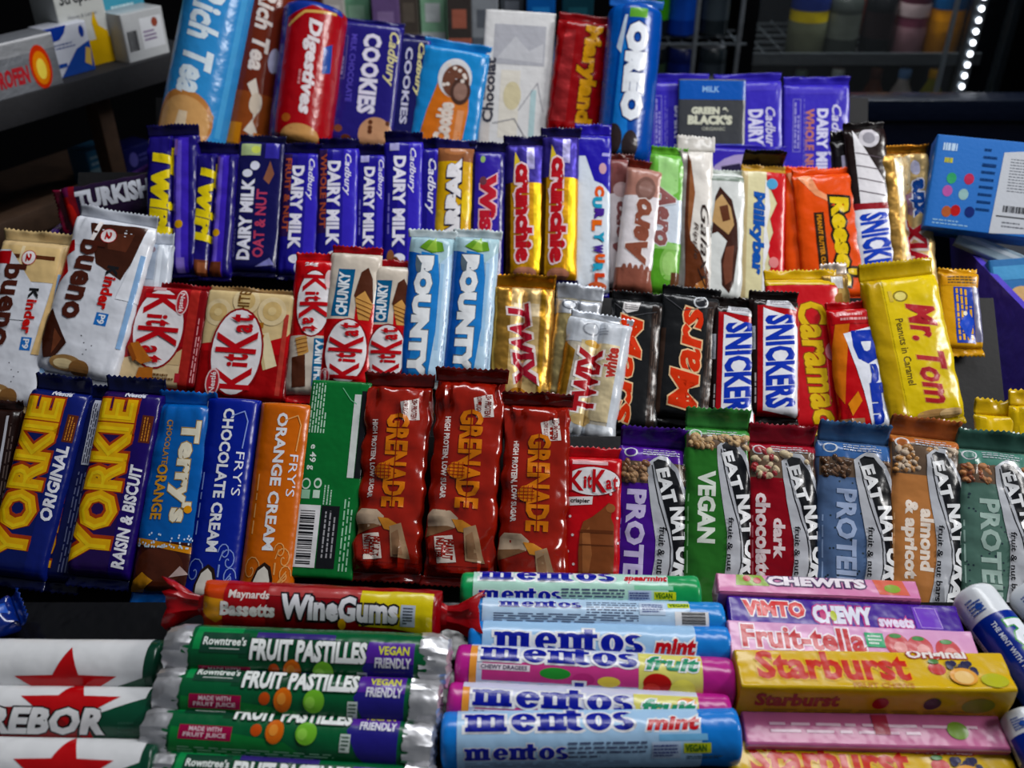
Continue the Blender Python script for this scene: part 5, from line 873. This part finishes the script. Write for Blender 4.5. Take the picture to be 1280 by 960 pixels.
med('silver grey carton with red lettering and an orange target, cut by the left edge', (-62, 147), (74, 103), 60, .04, '#8f9298!s', [R(-1, .72, 1, 1, '#b4b6ba!s'), R(-1, .96, 1, 1, '#c9cacd'), T('NUROFEN', 'h', -.3, .18, .46, .52, '#b0303a', b=.05, sh=.1), E(.68, .42, .18, .42, '#c8401c'), E(.68, .40, .135, .32, '#e08a1c'), E(.68, .38, .08, .2, '#f0d860'), SM(-.8, .06, .1, .14, 1, '#5a6a60', 'h', .6, 3)])
med('white carton with a dark blue curve and a small picture, middle of the left shelf', (76, 102), (127, 88), 55, .03, '#c9ccd6', [G([(-1, 1), (-1, .72), (-.4, .74), (-.1, .86), (.05, 1)], '#1f3f92'), G([(-.7, .0), (-.1, .3), (.3, .5), (1, .62), (1, .0)], '#2a4f9a'), G([(.55, .2), (.75, .5), (.95, .45), (.85, .1)], '#d0b060'), E(.7, .82, .12, .12, '#27408a'), SM(-.85, .55, .3, .68, 2, '#4a5a8a', 'h', .4, 2), R(-.9, .2, -.3, .28, '#2a4f9a')], .01)
med('tall white carton with dark lettering and a yellow foot, on the left shelf', (112, 96), (168, 80), 95, .05, '#b9bbb8', [T('Strepsils', 'h', -.8, .70, .75, .88, '#2a2c30', b=.02), T('Honey & Lemon', 'h', -.6, .56, .6, .62, '#7a7c80', b=.01, k=0), R(-1, .0, 1, .30, '#c9a41c'), G([(.35, .28), (.3, .5), (.45, .62), (.55, .45), (.9, .36), (.9, .28)], '#c9a41c')], .035)
med('small white carton with a barcode on its left half, right end of the left shelf', (166, 80), (216, 66), 52, .04, '#b4b6b8', [BC(-.9, .1, -.35, .7, 'u', None), R(-.2, .2, .85, .85, '#d0d2d6'), SM(-.1, .35, .5, .6, 3, '#6a4a7a', 'h', .5, 4), E(.5, .72, .15, .1, '#8a4a3a')], .005)
med('pale turquoise carton standing behind the small white one beside the light blue roll', (178, 74), (228, 60), 84, .04, '#4f9ab0', [R(-1, .7, 1, .9, '#7ab8c6'), SM(-.6, .4, .6, .6, 2, '#c9dfe4', 'h', .4, 2)], .06)
def low(label, x, w, h, col, pr):
    c = ms.matrix_world @ Vector((x, .09, -.175))
    return shelved('medicine_carton', label, 'medicine box', (c, e), w, h, .04, col, pr, 'cartons under the left shelf')
low('light blue carton in the dark under the left shelf', -.085, .04, .05, '#3a6a8a', [R(-1, .0, 1, .5, '#7a94a0'), SM(-.7, .55, .7, .9, 2, '#9ab4c4', 'h', .4, 2)])
low('navy carton in the dark under the left shelf, nearest the biscuit rolls', -.02, .05, .036, '#1a1d52', [E(-.4, .5, .3, .3, '#5a58a0'), SM(.0, .3, .8, .7, 2, '#4a4a90', 'h', .4, 2)])
# ---- blue carton leaning at the right of the rack
BX = plane(232, .90, 52, -16, 1218)
bp = [SM(-.86, .83, -.36, .92, 1, '#b9cfe4', 'h', .9, 4), SM(-.8, .70, -.5, .76, 1, '#b9b43a', 'h', .9, 3)]
bp += [E(x, y, .09, .06, c) for x, y, c in ((-.62, .54, '#3f9a6a'), (-.3, .55, '#b03a5a'), (-.66, .40, '#b060a0'), (-.36, .38, '#8fb0b0'), (-.62, .18, '#a8603a'), (-.46, .20, '#b02a2a'), (-.2, .2, '#1d2f6a'))]
bp += [SM(-.1, .2, .15, .92, 9, '#123a6a', 'h', .35, 4), R(-.1, .70, .15, .72, '#123a6a'), G([(.2, .0), (.95, .04), (.97, .93), (.26, .87)], '#b9bdc4!p'), SM(.4, .45, .88, .82, 12, '#5a5e66', 'h', .3, 6), BC(.36, .22, .86, .32, 'u', None), R(.28, .185, .9, .2, '#3a3c40'), SM(.4, .07, .85, .15, 2, '#5a5e66', 'h', .35, 3), SM(-.85, .03, -.2, .1, 2, '#8fb4d4', 'h', .4, 3)]
bar('sweet_carton', 'bright blue carton with a white barcode label, leaning beyond the right side panel', 'box', None, BX, (1222, 290), (1240, 174), 128, '#1a6eb6!p', bp, th=30, sec='box', tf=0, bf=0, tap=.001, emin=.97, wr=.1, ref=1.0)
bar('sweet_carton', 'smaller blue carton at the right edge, under the one with the barcode label', 'box', None, plane(345, .87, 46, -16, 1260), (1292, 410), (1280, 322), 84, '#1d6a9e!p', [E(-.2, .4, .4, .2, '#c9a878'), R(-.9, .7, .2, .9, '#5a9ac4'), SM(-.6, .1, .6, .25, 2, '#bcd4e4', 'h', .4, 2)], th=20, sec='box', tf=0, bf=0, tap=.001, emin=.97, wr=.1, ref=1.0)
bar('plastic_tray', 'clear plastic tray edge gleaming below the bright blue carton', 'tray', None, plane(306, .89, 46, -16, 1230), (1196, 297), (1290, 336), 20, '#a9bcc6', [R(-.5, .05, .0, .95, '#d9e2e6')], th=10, sec='box', tf=0, bf=0, tap=.001, emin=.97, wr=.6, part='rim')
cs = thing('side_block', 'dark block beside the rack under the bright blue carton', 'stand', Matrix.Translation((.74, .9, .926)))
box_obj('block_body', (-.302, .3, -.19, .25, 0, .075), '#0d1018!d', cs); box_obj('block_top', (-.304, .302, -.192, .252, .075, .088), '#10141e!d', cs)
# ---- dark block and back shelf behind the rack
nb = thing('chest_cabinet', 'dark navy cabinet top behind the right half of the rack', 'cabinet', Matrix.Translation((.95, 1.55, 0)))
box_obj('body', (-.5, .55, -.08, -.05, 0, .985), '#0b0f1c', nb); box_obj('lid', (-.51, .56, -.09, -.045, .985, 1.016), '#0c1220', nb)
bs = thing('back_shelf', 'dark shelf behind the biscuit packs', 'shelf', Matrix.Translation((-.05, 1.68, 0)))
box_obj('plank', (-.46, .46, -.12, .14, .93, .955), '#121216!d', bs); box_obj('support', (-.42, .42, -.08, .12, 0, .93), '#0c0c0f!d', bs)
for i, (px, wpx, tp_, col, c2, lab) in enumerate(((384, 40, -40, '#4a2a22', '#8a5a4a', 'brown pack blurred behind the red biscuit roll'), (418, 26, -30, '#b9b4b0', '#d9d4d0', 'narrow white pack blurred behind the purple carton'), (446, 34, -20, '#6f9a80', '#8fb09a', 'grey-green pack blurred above the purple carton'), (482, 34, -24, '#6f5a86', '#8f7aa4', 'lilac pack blurred above the slim navy carton'),
        (511, 24, -28, '#4a443f', '#5f5850', 'brown-grey pack blurred between the lilac and the mint green ones'), (541, 32, -20, '#8fb89c', '#c9cfd0', 'mint green pack blurred above the sky blue pack'), (574, 30, -22, '#3f3a38', '#a86a5a', 'dark pack with reddish foot blurred behind the sky blue pack'), (606, 34, -26, '#8b9096', '#5f646c', 'grey pack blurred behind the white carton'), (640, 30, -30, '#43484e', '#6f747c', 'charcoal pack blurred above the white carton'), (676, 36, -34, '#1c5a9a', '#2f7ab8', 'blue pack blurred between the white carton and the red cookie pack'), (722, 40, -36, '#14343e', '#1f4a54', 'dark teal pack blurred above the red cookie pack'))):
    p = at(px, 20, 1.60 + .015 * (i % 3)); w = wpx * 1.52 / FPX
    shelved('snack_carton', lab, 'snack box', ((p.x, p.y, .956), (1, 0, 0)), w, .20 - .004 * (i % 4), .06, col, [R(-1, .30, 1, .62, c2), R(-.6, .7, .6, .85, c2), SM(-.6, .40, .6, .55, 2, col, 'h', .4, i)], 'blurred packs on the back shelf')
# ---- wire rack with cans (left) and drinks fridge (right)
def lathe(name, prof, col, root, n=24, mats=None):
    V = []; F = []; I = []
    for r, z, k in prof:
        for i in range(n): V.append((r * math.cos(2 * math.pi * i / n), r * math.sin(2 * math.pi * i / n), z))
    for j in range(len(prof) - 1):
        for i in range(n): F.append((j * n + i, j * n + (i + 1) % n, (j + 1) * n + (i + 1) % n, (j + 1) * n + i)); I.append(prof[j + 1][2])
    F.append(tuple(range(n - 1, -1, -1))); I.append(prof[0][2]); F.append(tuple((len(prof) - 1) * n + i for i in range(n))); I.append(prof[-1][2])
    return link_mesh(name, V, F, [M(c) for c in (mats or [col])], root, I, 40)
def bottle(label, p, r, h, col, lab, cap, group):
    o = thing('drink_bottle', label, 'bottle', Matrix.Translation(p), group)
    lathe('bottle_body', [(r * .9, 0, 0), (r, .006, 0), (r, h * .28, 0), (r * .97, h * .3, 0), (r * .97, h * .6, 1), (r, h * .62, 0), (r * .98, h * .7, 0), (r * .72, h * .8, 0), (r * .36, h * .9, 0), (r * .33, h * .94, 0)], col, o, mats=[col, lab])
    lathe('cap', [(r * .38, h * .935, 0), (r * .38, h * .99, 0), (r * .34, h, 0)], cap, o)
    lathe('label_band', [(r * 1.0, h * .4, 0), (r * 1.005, h * .41, 0), (r * 1.005, h * .52, 0), (r * 1.0, h * .53, 0)], cap, o)
    return o
def can(label, p, r, h, col, lab, group):
    o = thing('drink_can', label, 'can', Matrix.Translation(p), group)
    lathe('can_body', [(r * .78, 0, 0), (r, h * .05, 0), (r, h * .3, 0), (r, h * .72, 1), (r, h * .92, 0), (r * .84, h * .98, 0)], col, o, mats=[col, lab])
    lathe('rim', [(r * .86, h * .975, 0), (r * .88, h, 0), (r * .8, h, 0), (r * .78, h * .985, 0)], '#a9adb2!m', o)
    return o
FY = 2.2
fr = thing('drinks_fridge', 'black drinks fridge with lit shelves of bottles at the back right', 'fridge', Matrix.Translation((.72, 2.2, 0)))
box_obj('back_panel', (-.26, .45, .26, .30, 0, 1.9), '#0e0f12', fr)
box_obj('side_wall', (-.26, -.22, -.16, .30, 0, 1.9), '#08080a', fr); box_obj('side_wall', (.26, .31, -.12, .30, 0, 1.9), '#101216', fr)
box_obj('top_panel', (-.26, .31, -.16, .30, 1.9, 2.0), '#08080a', fr); box_obj('base_panel', (-.25, .26, -.16, .26, 0, .3), '#08080a', fr)
for z in (.60, .918, 1.24):
    bm = bmesh.new()
    for k in range(7): mesh_box(bm, -.22, .26, -.14 + .06 * k, -.136 + .06 * k, z - .004, z)
    for k in range(12): mesh_box(bm, -.215 + .042 * k, -.212 + .042 * k, -.14, .25, z - .004, z - .001)
    mesh_box(bm, -.22, .26, -.146, -.14, z - .004, z + .02)
    obj('wire_shelf', bm, ['#7d8488!m'], fr)
box_obj('glass_door', (-.22, .20, -.165, -.16, .3, 1.9), '#e6f0f6!t', fr); box_obj('door_post', (.285, .30, -.18, -.15, .2, 1.9), '#3a4248!m', fr)
W_ = lambda px: at(px, 40, FY - .07)
for px, kind, r, h, col, lab, cap, label in ((1008, 'b', .041, .235, '#6a6e5a', '#c9b418', '#2a3f8a', 'bottle with a bright yellow label, leftmost in the fridge'), (1052, 'c', .036, .12, '#3a3f3c', '#6a7068', '', 'dark grey can right of the yellow-labelled bottle'), (1096, 'c', .034, .125, '#17181a', '#2a2224', '', 'black can with a pale rim in the middle of the fridge'), (1137, 'b', .033, .20, '#8a6a70', '#6a3a4a', '#c9b4b4', 'pinkish bottle right of the black can in the fridge'), (1178, 'b', .038, .24, '#b07a1c', '#c98a1c', '#1c5a8a', 'amber bottle with blue cap beside the row of lights')):
    p = W_(px); p.z = .919
    (bottle(label, p, r, h, col, lab, cap, 'drinks on the fridge shelf') if kind == 'b' else can(label, p, r, h, col, lab, 'drinks on the fridge shelf'))
for px, col, lab, cap, label in ((1004, '#3a423c', '#6a7a6a', '#4a5a52', 'dark green bottle on the lower fridge shelf, leftmost'), (1050, '#5a625c', '#8a928a', '#8a9490', 'grey bottle on the lower fridge shelf'), (1098, '#5a3018', '#9a4a1a', '#3a2018', 'brown bottle on the lower fridge shelf'), (1134, '#a9a4a0', '#c9c4c0', '#5a7aa0', 'white bottle on the lower fridge shelf'), (1172, '#8a8a1c', '#a9a42a', '#b08a1c', 'yellow-green bottle on the lower fridge shelf, rightmost')):
    p = at(px, 80, FY - .07); p.z = .601
    bottle(label, p, .036, .285, col, lab, cap, 'drinks on the lower fridge shelf')
for px, c, label in ((1012, '#7a1420', 'red bottle at the back of the fridge behind the dark grey can'), (1055, '#8a1a1c', 'red and yellow bottle at the back of the fridge, second one'), (1098, '#b0781c', 'orange bottle at the back of the fridge'), (1136, '#1c5f96', 'blue bottle at the back of the fridge beside the lights')):
    p = at(px, 25, FY + .12); p.z = .919
    bottle(label, p, .04, .30, c, c, '#c9a01c', 'bottles at the back of the fridge')
ls = thing('light_strip', 'row of glowing white lamps down the right side of the fridge', 'light strip', Matrix.Translation(at(1197, 130, 2.03)))
zb = ls.location.z
box_obj('channel', (-.016, .012, .004, .02, -.1, .55), '#6a7074!m', ls)
for k in range(26):
    bm = bmesh.new(); bmesh.ops.create_uvsphere(bm, u_segments=12, v_segments=8, radius=.0052, matrix=Matrix.Translation((0, 0, -.03 + .0222 * k)) @ Matrix.Diagonal((1, .7, 1, 1)))
    obj('lamp', bm, ['#f4f8ff!e'], ls)
bm = bmesh.new(); mesh_box(bm, -.05, -.042, .01, .018, -.1, .55, 0, .001); obj('lamp_reflection_bar', bm, ['#b9c4cc!m'], ls)  # added metal bar standing in for the lamps' reflection in the glass
l = bpy.data.lights.new('fridge_light', 'AREA'); l.shape = 'RECTANGLE'; l.size = .5; l.size_y = .03; l.energy = 15; l.color = (.9, .96, 1)
lo = bpy.data.objects.new('fridge_light', l); COL.objects.link(lo); lo.location = (.72, 2.1, 1.88); lo.rotation_euler = (math.radians(12), 0, 0); lo['kind'] = 'structure'
# wire rack with cans
wr_ = thing('wire_rack', 'chrome wire rack of cans behind the purple blocks', 'rack', Matrix.Translation((.385, 1.98, 0)))
for x in (-.115, -.03, .055):
    bm = bmesh.new(); mesh_box(bm, x - .004, x + .004, -.06, -.052, 0, 1.5, 0, .001); obj('upright', bm, ['#8a9096!m'], wr_)
for z in (.86, .99, 1.12):
    bm = bmesh.new()
    for y in (-.056, .0, .056): mesh_box(bm, -.13, .07, y - .002, y + .002, z - .004, z)
    for k in range(8): mesh_box(bm, -.13 + .0265 * k, -.127 + .0265 * k, -.056, .056, z - .006, z - .004)
    obj('wire_shelf', bm, ['#7f868c!m'], wr_)
for i, (px, z, c, lab_, label) in enumerate(((818, .99, '#14181a', '#3f8a1c', 'black can with a green band on the wire rack'), (852, .99, '#123a8a', '#1f50a8', 'blue can on the wire rack'), (892, .99, '#1a2024', '#343c42', 'dark can on the wire rack, rightmost of the upper row'), (820, .86, '#101416', '#2a3a2a', 'black can on the lower row of the wire rack, leftmost'), (856, .86, '#121c4a', '#1c2a6a', 'navy can on the lower row of the wire rack'), (895, .86, '#1c2226', '#2f363c', 'charcoal can on the lower row of the wire rack'))):
    p = at(px, 30, 1.985); p.z = z + .001
    can(label, p, .028, .11, c, lab_, 'cans on the wire rack')
